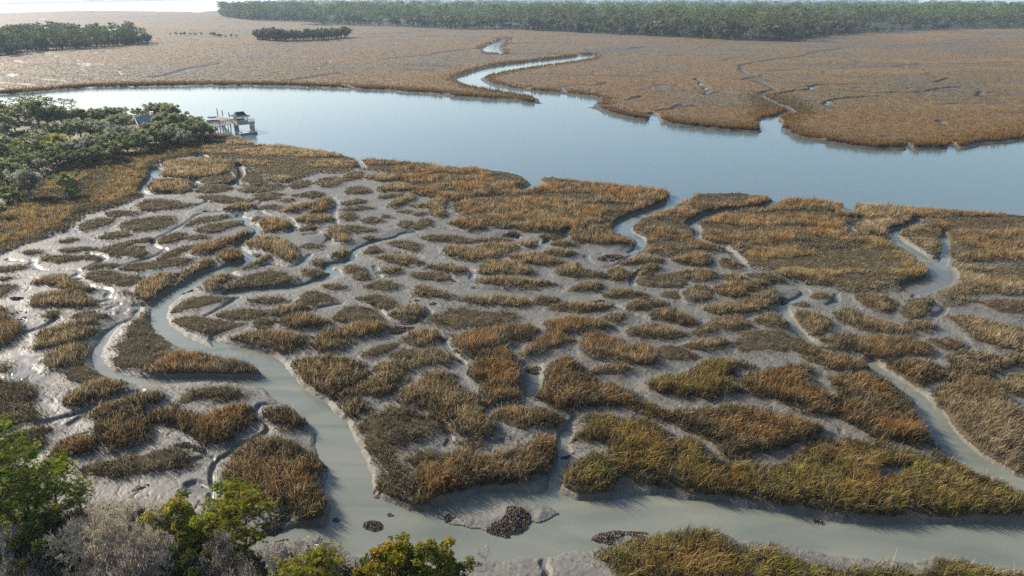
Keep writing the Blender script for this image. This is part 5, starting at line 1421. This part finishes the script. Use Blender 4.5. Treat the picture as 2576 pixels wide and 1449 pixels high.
def mossy_bare(u, v, h, w, seed, label, n_moss, depth=7, col=(.62, .57, .44), nm='bare_tree', moss=True, twig=3, minr=.010, thick=.034, mw=.018):
    x, y = unproj(u, v, .4)
    T, tips, r_ = bare(h, w, seed, depth, col, twig=twig, minr=minr, thick=thick)
    e = bpy.data.objects.new(nm, None); COL.objects.link(e); e.location = (x, y, .3); tag(e, label, 'tree', GN)
    link('trunk', T.data('bare_branches', M['leaf']), e)
    if moss:
        g = Geo(); n_moss = max(900, int(n_moss * .55)); s = tips[r_.integers(0, len(tips), n_moss)] + r_.normal(size=(n_moss, 3)) * .05
        strands(g, s, .08 + .36 * r_.random(n_moss) ** 1.8, mw, r_)
        link('hanging_moss', g.data('hanging_moss', M['leaf']), e)


mossy_bare(330, 1480, 7.2, 6.6, 501, 'largest bare grey tree, draped in pale hanging moss, centre of the wood', 9000)
mossy_bare(250, 1500, 6.6, 4.6, 502, 'bare mossy tree pressed against the west side of the largest bare tree', 5000)
mossy_bare(420, 1500, 6.4, 4.8, 503, 'bare mossy tree pressed against the east side of the largest bare tree', 5000)
mossy_bare(330, 1580, 6.8, 6.0, 504, 'brownish moss covered tree cut by the bottom edge below the largest bare tree', 8000, col=(.30, .255, .21))
mossy_bare(560, 1500, 5.0, 4.4, 505, 'brown grey bare thicket tree under the young yellow green pine', 3500, col=(.27, .24, .21))
mossy_bare(30, 1520, 6.0, 4.6, 506, 'pale bare tangle in the bottom corner of the frame', 3000, col=(.40, .37, .32))
mossy_bare(110, 1560, 5.0, 4.0, 507, 'bare brown tree behind the fan palm', 2500, col=(.27, .23, .19))
mossy_bare(680, 1480, 4.6, 3.4, 508, 'white twiggy leafless tree east of the young yellow green pine', 0, col=(.62, .58, .50), moss=False, depth=6, minr=.015)
mossy_bare(750, 1500, 4.4, 3.6, 509, 'white twiggy leafless tree on the shore above the round pine top', 0, col=(.62, .58, .50), moss=False, depth=6, minr=.015)
mossy_bare(820, 1500, 4.2, 3.4, 510, 'grey leafless shrub tree between the white twigs and the orange topped tree', 900, col=(.30, .265, .23))
mossy_bare(640, 1560, 4.6, 4.4, 511, 'brown mossy thicket cut by the bottom edge below the white twigs', 4000, col=(.26, .22, .19))
mossy_bare(860, 1440, 1.9, 2.6, 512, 'low grey leafless bush on the creek shore by the bottom edge', 0, col=(.33, .30, .26), moss=False, depth=4)
mossy_bare(800, 1420, 1.9, 2.8, 513, 'low brown leafless bush on the mud shore north of the white twigs', 0, col=(.24, .21, .18), moss=False, depth=4)
mossy_bare(1226, 1462, 3.5, 1.5, 514, 'white leafless sapling standing alone at the bottom shore of the creek', 0, col=(.55, .53, .48), moss=False, depth=4, thick=.022, minr=.019)
mossy_bare(258, 1340, 3.2, 2.0, 515, 'bare forked grey tree top against the mud, above the largest bare tree', 0, col=(.42, .39, .33), moss=False, depth=3, minr=.02)
mossy_bare(200, 1390, 4.0, 2.6, 516, 'brown leafless shrub between the slim pine and the largest bare tree', 800, col=(.24, .21, .18))
mossy_bare(360, 1335, 2.0, 2.2, 517, 'fine brown leafless bush below the black shell streak', 0, col=(.19, .165, .15), moss=False, depth=6)
# undergrowth under the foreground wood
r = np.random.default_rng(66)
n = 30000
u_ = -40 + r.random(n) * 1260; v_ = 1290 + r.random(n) * 260
x, y = unproj(u_, v_, .2)
k = (y > 28.5) & (gat(wf.reshape(shp), x, y) > .2); x, y = x[k], y[k]
g = Geo()
dn = fbm(x * .8, y * .8, 4)
cc = np.array([(.10, .085, .06), (.075, .08, .035), (.15, .13, .10), (.055, .05, .04)])[np.clip((fbm(x * .4, y * .4, 12) * 4.2 - .4).astype(int), 0, 3)]
g.leaves(np.stack([x, y, gat(Zg, x, y) + dn * 1.3 * r.random(len(x))], 1), .13, cc, up=.1, r=r, var=.35, elong=2.2)
tag(link('undergrowth', g.data('undergrowth', M['leaf'])), 'brown and green undergrowth beneath the trees along the bottom', kind='stuff')

# undergrowth on the peninsula
n = 30000
u_ = -60 + r.random(n) * 620; v_ = 285 + r.random(n) * 270
x, y = unproj(u_, v_, .6); k = (gat(pen.reshape(shp), x, y) > 1.0) & (fbm(x * .1, y * .1, 55) > .45); x, y = x[k], y[k]
g = Geo()
cc = np.array([(.09, .085, .05), (.06, .07, .035), (.13, .10, .065), (.07, .075, .05)])[np.clip((fbm(x * .15, y * .15, 12) * 4.2 - .4).astype(int), 0, 3)]
g.leaves(np.stack([x, y, gat(Zg, x, y) + fbm(x * .3, y * .3, 3) * 1.2 * r.random(len(x))], 1), .38, cc, up=.1, r=r, var=.35)
tag(link('undergrowth', g.data('undergrowth', M['leaf'])), 'low scrub growing between the trees of the peninsula', kind='stuff')

# ---- far woods
def join(tr, nm, tmat=True):
    T, Cg, mg = tr
    V1, T1, C1 = T.arr(); V2, T2, C2 = Cg.arr()
    return mesh_data(nm, np.concatenate([V1, V2]), np.concatenate([T1, T2 + len(V1)]), None, np.concatenate([C1, C2]), [M['leaf']])


FPAL = [(0.134, 0.172, 0.082), (0.1, 0.134, 0.072), (0.18, 0.208, 0.108), (0.118, 0.144, 0.082)]
FPIN = [(0.151, 0.202, 0.084), (0.126, 0.168, 0.076), (0.185, 0.235, 0.101)]
FGRY = [(0.182, 0.182, 0.14), (0.14, 0.147, 0.105)]
fo = [oak(13, 12, 420, 1.05, FPAL, 601, dens=.8), oak(11, 11, 400, 1.0, FPAL, 602, dens=.8), oak(12, 11, 380, .95, FGRY, 603, dens=.7),
      pine(19, 9, 5, 7, 1.1, FPIN, 604, base=.62, nbr=13, nw=.42, bark=(.23, .18, .15)), pine(18, 8, 5, 7, 1.1, FPIN, 605, base=.66, nbr=12, nw=.42, bark=(.25, .20, .16)), pine(20, 9, 5, 7, 1.1, FPAL, 606, base=.6, nbr=13, nw=.42, bark=(.21, .165, .14))]
fmd = [join(t, 'far_tree') for t in fo]
arrs = []
for T, Cg, mg in fo:
    V1, T1, C1 = T.arr(); V2, T2, C2 = Cg.arr()
    sel = np.arange(0, len(T2) // 2, 2); h2 = len(T2) // 2
    arrs.append((V1, T1, C1, V2, T2, C2))


def edge_trees(line, step_m, rows, labels, kinds, hs, seed, group, ntake):
    r = np.random.default_rng(seed)
    w = world(line, .2); L = np.concatenate([[0], np.cumsum(np.linalg.norm(np.diff(w, axis=0), axis=1))])
    out = []
    for row in range(rows):
        s = 0.0
        while s < L[-1]:
            s += step_m * (.6 + .8 * r.random())
            x = np.interp(s, L, w[:, 0]); y = np.interp(s, L, w[:, 1])
            d = row * step_m * .9 + r.random() * step_m * .7 + 1.5
            nx, ny = x / math.hypot(x, y), y / math.hypot(x, y)
            out.append((row, s / L[-1], x + nx * d, y + ny * d))
    out = out[:ntake]
    for row, f, x, y in out:
        k = kinds[r.integers(0, len(kinds))]
        u, v = proj(x, y, 5)
        if u < -30 or u > 2606: continue
        sc = hs * (.7 + .5 * r.random()) * (1 if k > 2 else (.75 + .3 * r.random()))
        o = link('far_tree', fmd[k], None, (x, y, .1)); o.scale = (sc * (.85 + .35 * r.random()), sc * (.85 + .35 * r.random()), sc); o.rotation_euler = (0, 0, r.random() * 6.28)
        li = min(len(labels) - 1, int(f * len(labels)))
        tag(o, labels[li], 'tree', f'{group} {li + 1}' if len(labels) > 1 else group, 'thing')
    return out


edge_trees(FB, 8.5, 1, ['tree at the western tip of the long distant forest, by the sound', 'tree on the forest edge behind the head of the winding far creek', 'tree on the bulging middle of the distant forest edge', 'tree on the eastern end of the distant forest edge'], [0, 1, 2, 0, 1, 3, 4], 1.12, 701, 'front trees of the long distant forest, stretch', 150)
edge_trees(LB, 6.5, 2, ['tall tree of the wood at the frame edge, beyond the river', 'lower tree tapering off at the eastern end of that frame edge wood'], [3, 4, 5, 3, 0, 2], .64, 702, 'trees of the wood across the river, stretch', 60)
edge_trees(HB, 6, 3, ['tree of the small isolated wooded hammock in the far marsh'], [0, 1, 0, 2], .78, 703, 'trees of the isolated hammock', 60)
edge_trees(SB, 6, 1, ['low bush of the thin line of scrub west of the wooded hammock'], [0, 2], .28, 704, 'scrub bushes in the far marsh', 40)


def mass(poly_pts, n, hs, kinds, seed, name, label, thin=1, top=None):
    r = np.random.default_rng(seed); g = Geo()
    for i in range(n):
        x, y = poly_pts[i]
        k = kinds[r.integers(0, len(kinds))]
        V1, T1, C1, V2, T2, C2 = arrs[k]
        a = r.random() * 6.28; ca, sa = math.cos(a), math.sin(a)
        sc = hs * (.6 + .75 * r.random()); st = 1.0 + (math.hypot(x, y) > 1200) * .35 + (math.hypot(x, y) > 2400) * .5
        R = np.array([[ca, -sa, 0], [sa, ca, 0], [0, 0, 1]])
        S = np.array([sc * st, sc * st, sc])
        nl = len(V2) // 4; kk = r.random(nl) < thin
        Vk = V2.reshape(-1, 4, 3)[kk].reshape(-1, 3); Ck = C2.reshape(-1, 4, 3)[kk].reshape(-1, 3) * (.8 + .4 * r.random())
        b = np.arange(kk.sum())[:, None] * 4
        g.add((Vk * S) @ R.T + [x, y, 0], np.concatenate([b + [[0, 1, 2]], b + [[0, 2, 3]]]), Ck)
        if y < 900 and len(V1): g.add((V1 * S) @ R.T + [x, y, 0], T1, C1)
    tag(link(name, g.data(name, M['leaf'])), label, kind='stuff')


r = np.random.default_rng(88)
pts = []
# canopy behind the front row: evenly seen crowns back to the far edge of the wood
while len(pts) < 5600:
    u = 560 + r.random() * 2120
    vb = np.interp(u, FB[:, 0], FB[:, 1]); vt = np.interp(u, FT[:, 0], FT[:, 1])
    # the visible top line belongs to crowns 15 m up
    x1, y1 = unproj(u, vb, 0); x2, y2 = unproj(u, max(vt - 3.2, -.6), 15)
    d1 = math.hypot(x1, y1) + 8; d2 = min(max(math.hypot(x2, y2), d1 + 25), 5200)
    # uniform in inverse distance = uniform on the picture, then jitter
    f = r.random(); d = 1 / ((1 - f) / d1 + f / d2)
    uu = math.hypot(x1, y1); pts.append((x1 / uu * d, y1 / uu * d))
pts = np.array(pts)
fr = []
wl = world(FB, .2)
for i in range(520):
    k = r.integers(0, len(wl) - 1); t = r.random(); q = wl[k] * (1 - t) + wl[k + 1] * t; d = 2 + r.random() * 14
    uu = math.hypot(*q); fr.append(q + q / uu * d)
for line, m_, dd in ((LB, 160, 10), (HB, 70, 16)):
    wl = world(line, .2)
    for i in range(m_):
        k = r.integers(0, len(wl) - 1); t = r.random(); q = wl[k] * (1 - t) + wl[k + 1] * t; d = 1 + r.random() * dd
        uu = math.hypot(*q); fr.append(q + q / uu * d)
mass(np.array(fr), len(fr), .42, [0, 1, 2], 800, 'forest_understory', 'low green understory bushes along the edges of the distant woods', .5)
mass(pts, len(pts), 1.05, [0, 1, 2, 3, 4, 5, 3, 5], 801, 'distant_forest', 'long dense mixed pine and oak forest across the far marsh', .55)
pts = []
while len(pts) < 330:
    u = -90 + r.random() * 430
    vb = np.interp(u, LB[:, 0], LB[:, 1]); x1, y1 = unproj(u, vb, 0); uu = math.hypot(x1, y1)
    d = uu + 14 + r.random() * np.interp(u, [-90, 120, 250, 374], [170, 150, 90, 8])
    pts.append((x1 / uu * d, y1 / uu * d))
mass(np.array(pts), len(pts), .62, [3, 4, 5, 0], 802, 'distant_woodland', 'inner trees of the wood at the frame edge beyond the river', .8)
# blue line of woods on the far shore of the sound
pts = []
while len(pts) < 260:
    u = 200 + r.random() * 480; x1, y1 = unproj(u, np.interp(u, [200, 400, 700], [3.2, 1.6, .4]), 0); pts.append((x1, y1 + r.random() * 60))
mass(np.array(pts), len(pts), .9, [0, 1], 803, 'far_shore_woods', 'thin blue line of woods on the far shore of the sound', .5)
# ------------------------------------------------------------------ dock, house, boats
MB_ = {
 'plank': plain('weathered_plank', (.40, .355, .30), .85, nscale=2, nvar=.3), 'pile': plain('pile_wood', (.10, .085, .07), .9, nscale=4, nvar=.4),
 'rail': plain('rail_wood', (.42, .38, .33), .8), 'roofd': plain('dark_shingle', (.022, .03, .055), .95, nscale=4, nvar=.3), 'slate': plain('slate_roof', (.19, .20, .225), .65, nscale=3, nvar=.2),
 'siding': plain('pink_siding', (.62, .46, .40), .8, nvar=.1), 'trim': plain('white_trim', (.78, .75, .70), .6, nvar=.06), 'white': plain('white_hull', (.8, .8, .78), .35, nvar=.05),
 'grey': plain('grey_hull', (.36, .37, .38), .5, nvar=.15), 'blue': plain('blue_hull', (.05, .20, .38), .4, nvar=.15), 'black': plain('outboard_black', (.03, .03, .035), .4), 'glass': plain('window_glass', (.03, .04, .05), .1, nvar=.05),
 'screen': plain('railing_panel', (.30, .29, .30), .8, nvar=.15)}


def part(nm, g, mat, parent):
    V, T, C_ = g.arr(); return link(nm, mesh_data(nm, V, T, None, None, [MB_[mat]]), parent)


def thing(nm, loc, rz, label, cat, group=None):
    e = bpy.data.objects.new(nm, None); COL.objects.link(e); e.location = loc; e.rotation_euler = (0, 0, rz); e.empty_display_size = .3
    return tag(e, label, cat, group)


x0, y0 = unproj(601.8, 333.4, ZW); x1, y1 = unproj(641.3, 329.2, ZW)
DW = math.hypot(x1 - x0, y1 - y0); DA = math.atan2(y1 - y0, x1 - x0)
DW = min(DW, 5.6); DD = 4.0; DZ = 1.95
pier = thing('fishing_pier', (x0, y0, 0), DA, 'wooden river pier on piles with a dark roofed shelter and a walkway to the trees', 'pier')
dock_l = lambda X, Y: (x0 + X * math.cos(DA) - Y * math.sin(DA), y0 + X * math.sin(DA) + Y * math.cos(DA))
g = Geo(); g.box((DW / 2, DD / 2, DZ - .06), (DW + .5, DD + .4, .1))
for i in range(24): g.box((-.2 + i * (DW + .4) / 23, DD / 2, DZ + .015), ((DW + .4) / 26, DD + .42, .05))
part('deck', g, 'plank', pier)
g = Geo()
for yy in (-.18, DD + .18): g.box((DW / 2, yy, DZ - .24), (DW + .5, .1, .28))
for xx in (-.22, DW + .22): g.box((xx, DD / 2, DZ - .241), (.1, DD + .2, .27))
part('deck_beams', g, 'rail', pier)
for xx in (0.0, DW):
    for j in range(5):
        g = Geo(); yy = .05 + j * (DD - .1) / 4
        g.tube([(xx, yy, -2.2), (xx, yy, 0), (xx, yy, DZ - .12)], [.13, .13, .12], 8); part('pile', g, 'pile', pier)
# railing
def rail(pts, nm='railing', h=1.0, mat='rail', panel=False):
    g = Geo(); pts = [np.array(p, float) for p in pts]
    for a, b in zip(pts[:-1], pts[1:]):
        L = np.linalg.norm(b - a); n = max(2, int(L / 1.1) + 1)
        for k in range(n):
            q = a + (b - a) * k / (n - 1); g.box((q[0], q[1], q[2] + h / 2), (.09, .09, h))
        for hh, t in ((h, .06), (h * .62, .05), (h * .3, .05)):
            g.tube([a + [0, 0, hh], b + [0, 0, hh]], [t, t], 4)
        if panel:
            d = (b - a) / L; g.box(((a + b) / 2 + [0, 0, h * .46]).tolist(), (L * .98, .03, h * .72), math.atan2(d[1], d[0]))
    return part(nm, g, mat, pier)
rail([(-.2, DD + .15, DZ + .04), (DW + .2, DD + .15, DZ + .04), (DW + .2, -.15, DZ + .04), (DW * .62, -.15, DZ + .04)])
rail([(DW * .62, -.15, DZ + .04), (-.2, -.15, DZ + .04)], 'railing_panel', 1.0, 'screen', True)
rail([(-.2, -.15, DZ + .04), (-.2, DD * .55, DZ + .04)])
# shelter
sx0, sx1, sy0, sy1 = -.1, DW * .68, .5, DD - .5
for xx in (sx0 + .25, (sx0 + sx1) / 2, sx1 - .1):
    for yy in (sy0, sy1):
        g = Geo(); g.box((xx, yy, DZ + 1.1), (.14, .14, 2.2)); part('shelter_post', g, 'pile', pier)
ez, rz_ = DZ + 2.0, DZ + 3.05
cx, cy = (sx0 + sx1) / 2, (sy0 + sy1) / 2; hx, hy = (sx1 - sx0) / 2 + .75, (sy1 - sy0) / 2 + .85
# flared hip-and-gable roof: low skirt, steep upper part, ridge along the front
rings = [(hx, hy, ez), (hx * .62, hy * .60, ez + .30), (hx * .50, .04, rz_)]
g = Geo(); V = []
for (a, b, zz) in rings: V += [(cx - a, cy - b, zz), (cx + a, cy - b, zz), (cx + a, cy + b, zz), (cx - a, cy + b, zz)]
V += [(v[0], v[1], v[2] - .1) for v in V[:4]]
T = []
for k in range(2):
    for j in range(4):
        a, b = k * 4 + j, k * 4 + (j + 1) % 4; T += [(a, b, b + 4), (a, b + 4, a + 4)]
T += [(8, 9, 10), (8, 10, 11)]
for j in range(4): a, b = j, (j + 1) % 4; T += [(a, 12 + b, b), (a, 12 + a, 12 + b)]
T += [(12, 14, 13), (12, 15, 14)]
g.add(V, T, (.5,) * 3); roof = part('roof', g, 'roofd', pier)
g = Geo(); g.box((cx, cy, rz_ + .05), (hx * 1.02, .16, .07)); part('ridge_cap', g, 'roofd', roof)
g = Geo(); g.box((cx + .1, cy + .9, DZ + .5), (2.4, .5, .08)); g.box((cx + .1, cy + 1.12, DZ + .8), (2.4, .06, .5)); [g.box((cx + dx, cy + .9, DZ + .25), (.08, .45, .46)) for dx in (-1, 1.2)]; part('bench', g, 'plank', pier)
# walkway to the bank
def topier(x, y): dx, dy = x - x0, y - y0; return dx * math.cos(DA) + dy * math.sin(DA), -dx * math.sin(DA) + dy * math.cos(DA)
wx1, wy1 = unproj(522, 321, DZ); ax, ay = -.2, DD * .78; bx, by = topier(float(wx1), float(wy1))
L = math.hypot(bx - ax, by - ay); an = math.atan2(by - ay, bx - ax); mx_, my_ = (ax + bx) / 2, (ay + by) / 2
g = Geo(); g.box((mx_, my_, DZ - .065), (L, 1.25, .1), an)
for i in range(30): t = (i + .5) / 30; g.box((ax + (bx - ax) * t, ay + (by - ay) * t, DZ + .01), (L / 33, 1.3, .05), an)
part('walkway', g, 'plank', pier)
nxp, nyp = -math.sin(an) * .6, math.cos(an) * .6
for s in (1, -1): rail([(ax + s * nxp, ay + s * nyp, DZ + .03), (bx + s * nxp, by + s * nyp, DZ + .03)])
for i in range(1, 5):
    for s in (.8, -.8):
        t = i / 5; g = Geo(); px_, py_ = ax + (bx - ax) * t + s * nxp, ay + (by - ay) * t + s * nyp
        g.tube([(px_, py_, -2), (px_, py_, DZ - .1)], [.11, .1], 7); part('pile', g, 'pile', pier)
# gangway and float
gx1, gy1 = unproj(549, 300.5, 0.0); cxg, cyg = topier(float(gx1), float(gy1))
g = Geo(); a = np.array([-.2, DD * .95, DZ]); b = np.array([cxg, cyg, .12]); L = np.linalg.norm((b - a)[:2]); an2 = math.atan2(b[1] - a[1], b[0] - a[0]); n_ = np.array([-math.sin(an2), math.cos(an2), 0]) * .5
V = [a - n_, a + n_, b + n_, b - n_]; V += [v - [0, 0, .12] for v in V]
g.add(V, [(0, 1, 2), (0, 2, 3), (4, 6, 5), (4, 7, 6), (0, 4, 5), (0, 5, 1), (1, 5, 6), (1, 6, 2), (2, 6, 7), (2, 7, 3), (3, 7, 4), (3, 4, 0)], (.5,) * 3)
gang = part('gangway', g, 'plank', pier)
for s in (1, -1): rail([a + n_ * s, b + n_ * s])

fx_, fy_ = unproj(537, 300.8, -.1)
fl = thing('floating_dock', (float(fx_), float(fy_), 0), DA - .25, 'low weathered floating dock at the foot of the gangway, with a skiff on it', 'floating dock')
g = Geo(); g.box((0, 0, -.1), (4.4, 2.3, .16)); [g.box((-2.1 + i * .22, 0, .0), (.19, 2.34, .05)) for i in range(20)]; part('deck', g, 'plank', fl)
for yy in (-.7, .7): g = Geo(); g.box((0, yy, -.42), (4.2, .6, .47)); part('pontoon', g, 'grey', fl)
for (u, v, ht, lab) in ((549.5, 299.5, 2.9, 'westernmost dark mooring pile by the floating dock'), (562, 302, 2.6, 'middle dark mooring pile, beside the gangway'), (578.5, 306, 2.4, 'dark mooring pile nearest the roofed shelter'), (592.5, 303, 2.0, 'short mooring pile partly hidden behind the shelter roof')):
    x, y = unproj(u, v, ZW); m = thing('mooring_pile', (float(x), float(y), 0), 0, lab, 'mooring pile', 'mooring piles beside the pier')
    g = Geo(); g.tube([(0, 0, -2.5), (0, 0, 0), (0, 0, ht - .1)], [.15, .15, .13], 9); part('post', g, 'pile', m)
    g = Geo(); g.tube([(0, 0, ht - .1), (0, 0, ht + .12)], [.14, .02], 9); part('cap', g, 'black', m)


def hull(L, W, Hh, sheer=.12, flat=.6):
    g = Geo(); n = 9; V = []; m = 7
    for i in range(n):
        t = i / (n - 1); w = W / 2 * (1 - max(0, (t - .5) / .5) ** 2.2) * (.9 + .1 * min(1, t * 4)) + .01
        for j in range(m):
            a = (j / (m - 1) - .5) * 2; yy = w * math.copysign(min(1, abs(a) * 1.35), a); zz = Hh * (max(0, abs(a) - .42) / .58) ** .9 * (1 + sheer * t * t) + t ** 4 * Hh * .4
            V.append((L * (t - .5), yy, zz))
    T = []
    for i in range(n - 1):
        for j in range(m - 1): a = i * m + j; T += [(a, a + m, a + m + 1), (a, a + m + 1, a + 1)]
    for j in range(1, m - 1): T.append((0, j, j + 1))
    k = len(V); V += [(v[0] * .97, v[1] * .9, v[2] + .05) for v in V]; T += [(c + k, b + k, a + k) for a, b, c in T[:]]
    # gunwale between the skins
    for i in range(n - 1):
        for j in (0, m - 1): a = i * m + j; T += [(a, a + m, a + m + k), (a, a + m + k, a + k)]
    g.add(V, T, (.5,) * 3); return g


def skiff(u, v, z, rz, L, label, mat='grey', motor=True, name='skiff'):
    x, y = unproj(u, v, z); s = thing(name, (float(x), float(y), z), rz, label, 'boat')
    part('hull', hull(L, L * .36, L * .15), mat, s)
    for t in (-.22, .1): g = Geo(); g.box((L * t, 0, L * .11), (L * .08, L * .30, .04)); part('thwart', g, 'plank', s)
    if motor:
        g = Geo(); g.box((-L * .53, 0, L * .2), (.28, .26, .36)); g.box((-L * .53, 0, L * .06), (.1, .1, .5)); part('outboard', g, 'black', s)
    return s


skiff(533, 297.6, .03, DA + math.pi * .98, 2.6, 'small grey skiff with an outboard on the floating dock')
skiff(261, 352.5, .75, .35, 2.9, 'little white boat half hidden among the peninsula trees', 'white', False, 'white_boat')
# flat blue sided float under the pier
bx_, by_ = unproj(624, 337.5, ZW); bl = thing('pontoon_float', (float(bx_), float(by_), 0), DA + .02, 'flat pale topped float with bright blue sides moored under the pier', 'pontoon float')
g = Geo(); V = []
for zz, ins in ((-.75, .12), (-.45, 0), (-.05, 0)): V += [(-2.45 + ins, -.85 + ins, zz), (2.45 - ins, -.85 + ins, zz), (2.45 - ins, .85 - ins, zz), (-2.45 + ins, .85 - ins, zz)]
T = [(0, 2, 1), (0, 3, 2), (8, 9, 10), (8, 10, 11)]
for k in range(2):
    for j in range(4): a, b = k * 4 + j, k * 4 + (j + 1) % 4; T += [(a, b, b + 4), (a, b + 4, a + 4)]
g.add(V, T, (.5,) * 3); part('hull', g, 'blue', bl)
g = Geo(); [g.box((-2.3 + i * .243, 0, .0), (.225, 1.74, .09)) for i in range(20)]; part('deck', g, 'plank', bl)
g = Geo(); g.tube([(2.3, -.6, -1.5), (2.3, -.6, 1.0)], [.07, .06], 7); part('guide_pole', g, 'trim', bl)
g = Geo(); g.box((-1.9, .3, .2), (.5, .5, .3)); part('locker', g, 'grey', bl)

# house
hx0, hy0 = unproj(356, 337, .6); HR = .66
hs = thing('house', (float(hx0), float(hy0), .55), HR, 'small house with slate gable roof, pinkish gable wall and white chimney among trees', 'house')
HL, HWd, HE, HRg = 9.5, 5.6, 2.5, 4.3
g = Geo(); V = [(0, 0, 0), (HL, 0, 0), (HL, HWd, 0), (0, HWd, 0), (0, 0, HE), (HL, 0, HE), (HL, HWd, HE), (0, HWd, HE), (0, HWd / 2, HRg), (HL, HWd / 2, HRg)]
g.add(V, [(0, 1, 5), (0, 5, 4), (2, 3, 7), (2, 7, 6), (3, 0, 4), (3, 4, 7), (4, 8, 7), (1, 2, 6), (1, 6, 5), (5, 6, 9)], (.5,) * 3)
wall = part('wall', g, 'siding', hs)
g = Geo(); ov = .45; sl = (HRg - HE) / (HWd / 2); V = []
for zo in (.08, .24): V += [(-ov, -ov, HE - sl * ov + zo), (HL + ov, -ov, HE - sl * ov + zo), (HL + ov, HWd / 2, HRg + zo), (-ov, HWd / 2, HRg + zo), (HL + ov, HWd + ov, HE - sl * ov + zo), (-ov, HWd + ov, HE - sl * ov + zo)]
T = [(6, 7, 8), (6, 8, 9), (9, 8, 10), (9, 10, 11), (0, 2, 1), (0, 3, 2), (3, 4, 2), (3, 5, 4), (0, 1, 7), (0, 7, 6), (4, 5, 11), (4, 11, 10), (0, 6, 9), (0, 9, 3), (3, 9, 11), (3, 11, 5), (1, 2, 8), (1, 8, 7), (2, 4, 10), (2, 10, 8)]
g.add(V, T, (.5,) * 3); roof = part('roof', g, 'slate', hs)
g = Geo()
for s in (0, 1):
    a = np.array([-ov - .02, -ov if s == 0 else HWd + ov, HE - sl * ov + .1]); b = np.array([-ov - .02, HWd / 2, HRg + .1]); g.tube([a, b], [.11, .11], 4)
part('barge_board', g, 'trim', hs)
g = Geo(); g.box((4.2, HWd / 2 + .5, HRg + .25), (.8, .7, 1.5)); g.box((4.2, HWd / 2 + .5, HRg + 1.03), (.95, .85, .12)); part('chimney', g, 'trim', roof)
for yy in (1.5, 4.1):
    g = Geo(); g.box((-.03, yy, 1.4), (.08, 1.0, 1.2)); w_ = part('window', g, 'trim', hs); g = Geo(); g.box((-.06, yy, 1.4), (.06, .8, 1.0)); part('pane', g, 'glass', w_)
g = Geo(); g.box((-.03, HWd / 2, 3.3), (.08, .7, .6)); w_ = part('window', g, 'trim', hs); g = Geo(); g.box((-.06, HWd / 2, 3.3), (.06, .55, .45)); part('pane', g, 'glass', w_)
for xx in (1.6, 5.0):
    g = Geo(); g.box((xx, -.03, 1.4), (1.0, .08, 1.2)); w_ = part('window', g, 'trim', hs); g = Geo(); g.box((xx, -.06, 1.4), (.8, .06, 1.0)); part('pane', g, 'glass', w_)
# distant boat on the sound
bx_, by_ = unproj(375.5, 13.6, ZW); b_ = thing('motor_boat', (float(bx_), float(by_), ZW - .3), .2, 'tiny white boat far out on the bright sound', 'boat')
part('hull', hull(8.5, 2.8, 1.5), 'white', b_); g = Geo(); g.box((-.6, 0, 2.2), (3.0, 2.0, 1.6)); g.box((-.6, 0, 3.1), (3.4, 2.2, .2)); part('cabin', g, 'white', b_)

# ------------------------------------------------------------------ air, light, camera
m, nt, out = new_mat('haze')
pv = N(nt, 'ShaderNodeVolumePrincipled'); pv.inputs['Color'].default_value = HAZE_C; pv.inputs['Density'].default_value = HAZE_D; pv.inputs['Anisotropy'].default_value = .2
nt.links.new(pv.outputs[0], out.inputs['Volume'])
g = Geo(); g.box((0, 4700, 18.75), (19600, 9700, 42.5)); V, T, C_ = g.arr()
hz = link('haze', mesh_data('haze', V, T, None, None, [m])); tag(hz, 'thin pale winter haze', kind='stuff')

w = bpy.data.worlds.new('World'); SC.world = w; w.use_nodes = True
nt = w.node_tree; bg = nt.nodes['Background']
sk = nt.nodes.new('ShaderNodeTexSky'); sk.sky_type = 'NISHITA'; sk.sun_disc = False
sk.sun_elevation = math.radians(SUN_EL); sk.sun_rotation = math.radians(SUN_ROT)
sk.air_density = 1.0; sk.dust_density = SKY_DUST; sk.ozone_density = 1.0
nt.links.new(sk.outputs[0], bg.inputs[0]); bg.inputs[1].default_value = SKY_S
L = bpy.data.lights.new('sun', 'SUN'); L.energy = SUN_S; L.angle = math.radians(.6); L.color = (1.0, .90, .76)
so = bpy.data.objects.new('sun', L); COL.objects.link(so)
az, el = math.radians(SUN_AZ), math.radians(SUN_EL)
sd = Vector((math.sin(az) * math.cos(el), math.cos(az) * math.cos(el), math.sin(el)))
so.rotation_euler = sd.to_track_quat('Z', 'Y').to_euler(); so.location = (0, 0, 80)

cam = bpy.data.cameras.new('camera'); cam.sensor_width = 36; cam.lens = 36 * F / 2576; cam.clip_start = .5; cam.clip_end = 30000
co = bpy.data.objects.new('camera', cam); COL.objects.link(co); co.location = (0, 0, H); co.rotation_euler = (math.pi / 2 - PIT, 0, 0)
SC.camera = co
SC.view_settings.view_transform = 'Standard'; SC.view_settings.look = 'None'; SC.view_settings.gamma = 1.0
SC.view_settings.exposure = EXPO
SC.render.engine = 'CYCLES'; SC.cycles.max_bounces = 6; SC.cycles.diffuse_bounces = 3; SC.cycles.glossy_bounces = 3; SC.cycles.transmission_bounces = 3; SC.cycles.volume_bounces = 0
SC.cycles.use_denoising = USE_DN

for o_ in SC.objects:
    if len(str(o_.get('label', '')).split()) > 16: print('LONG', o_.name, o_['label'])
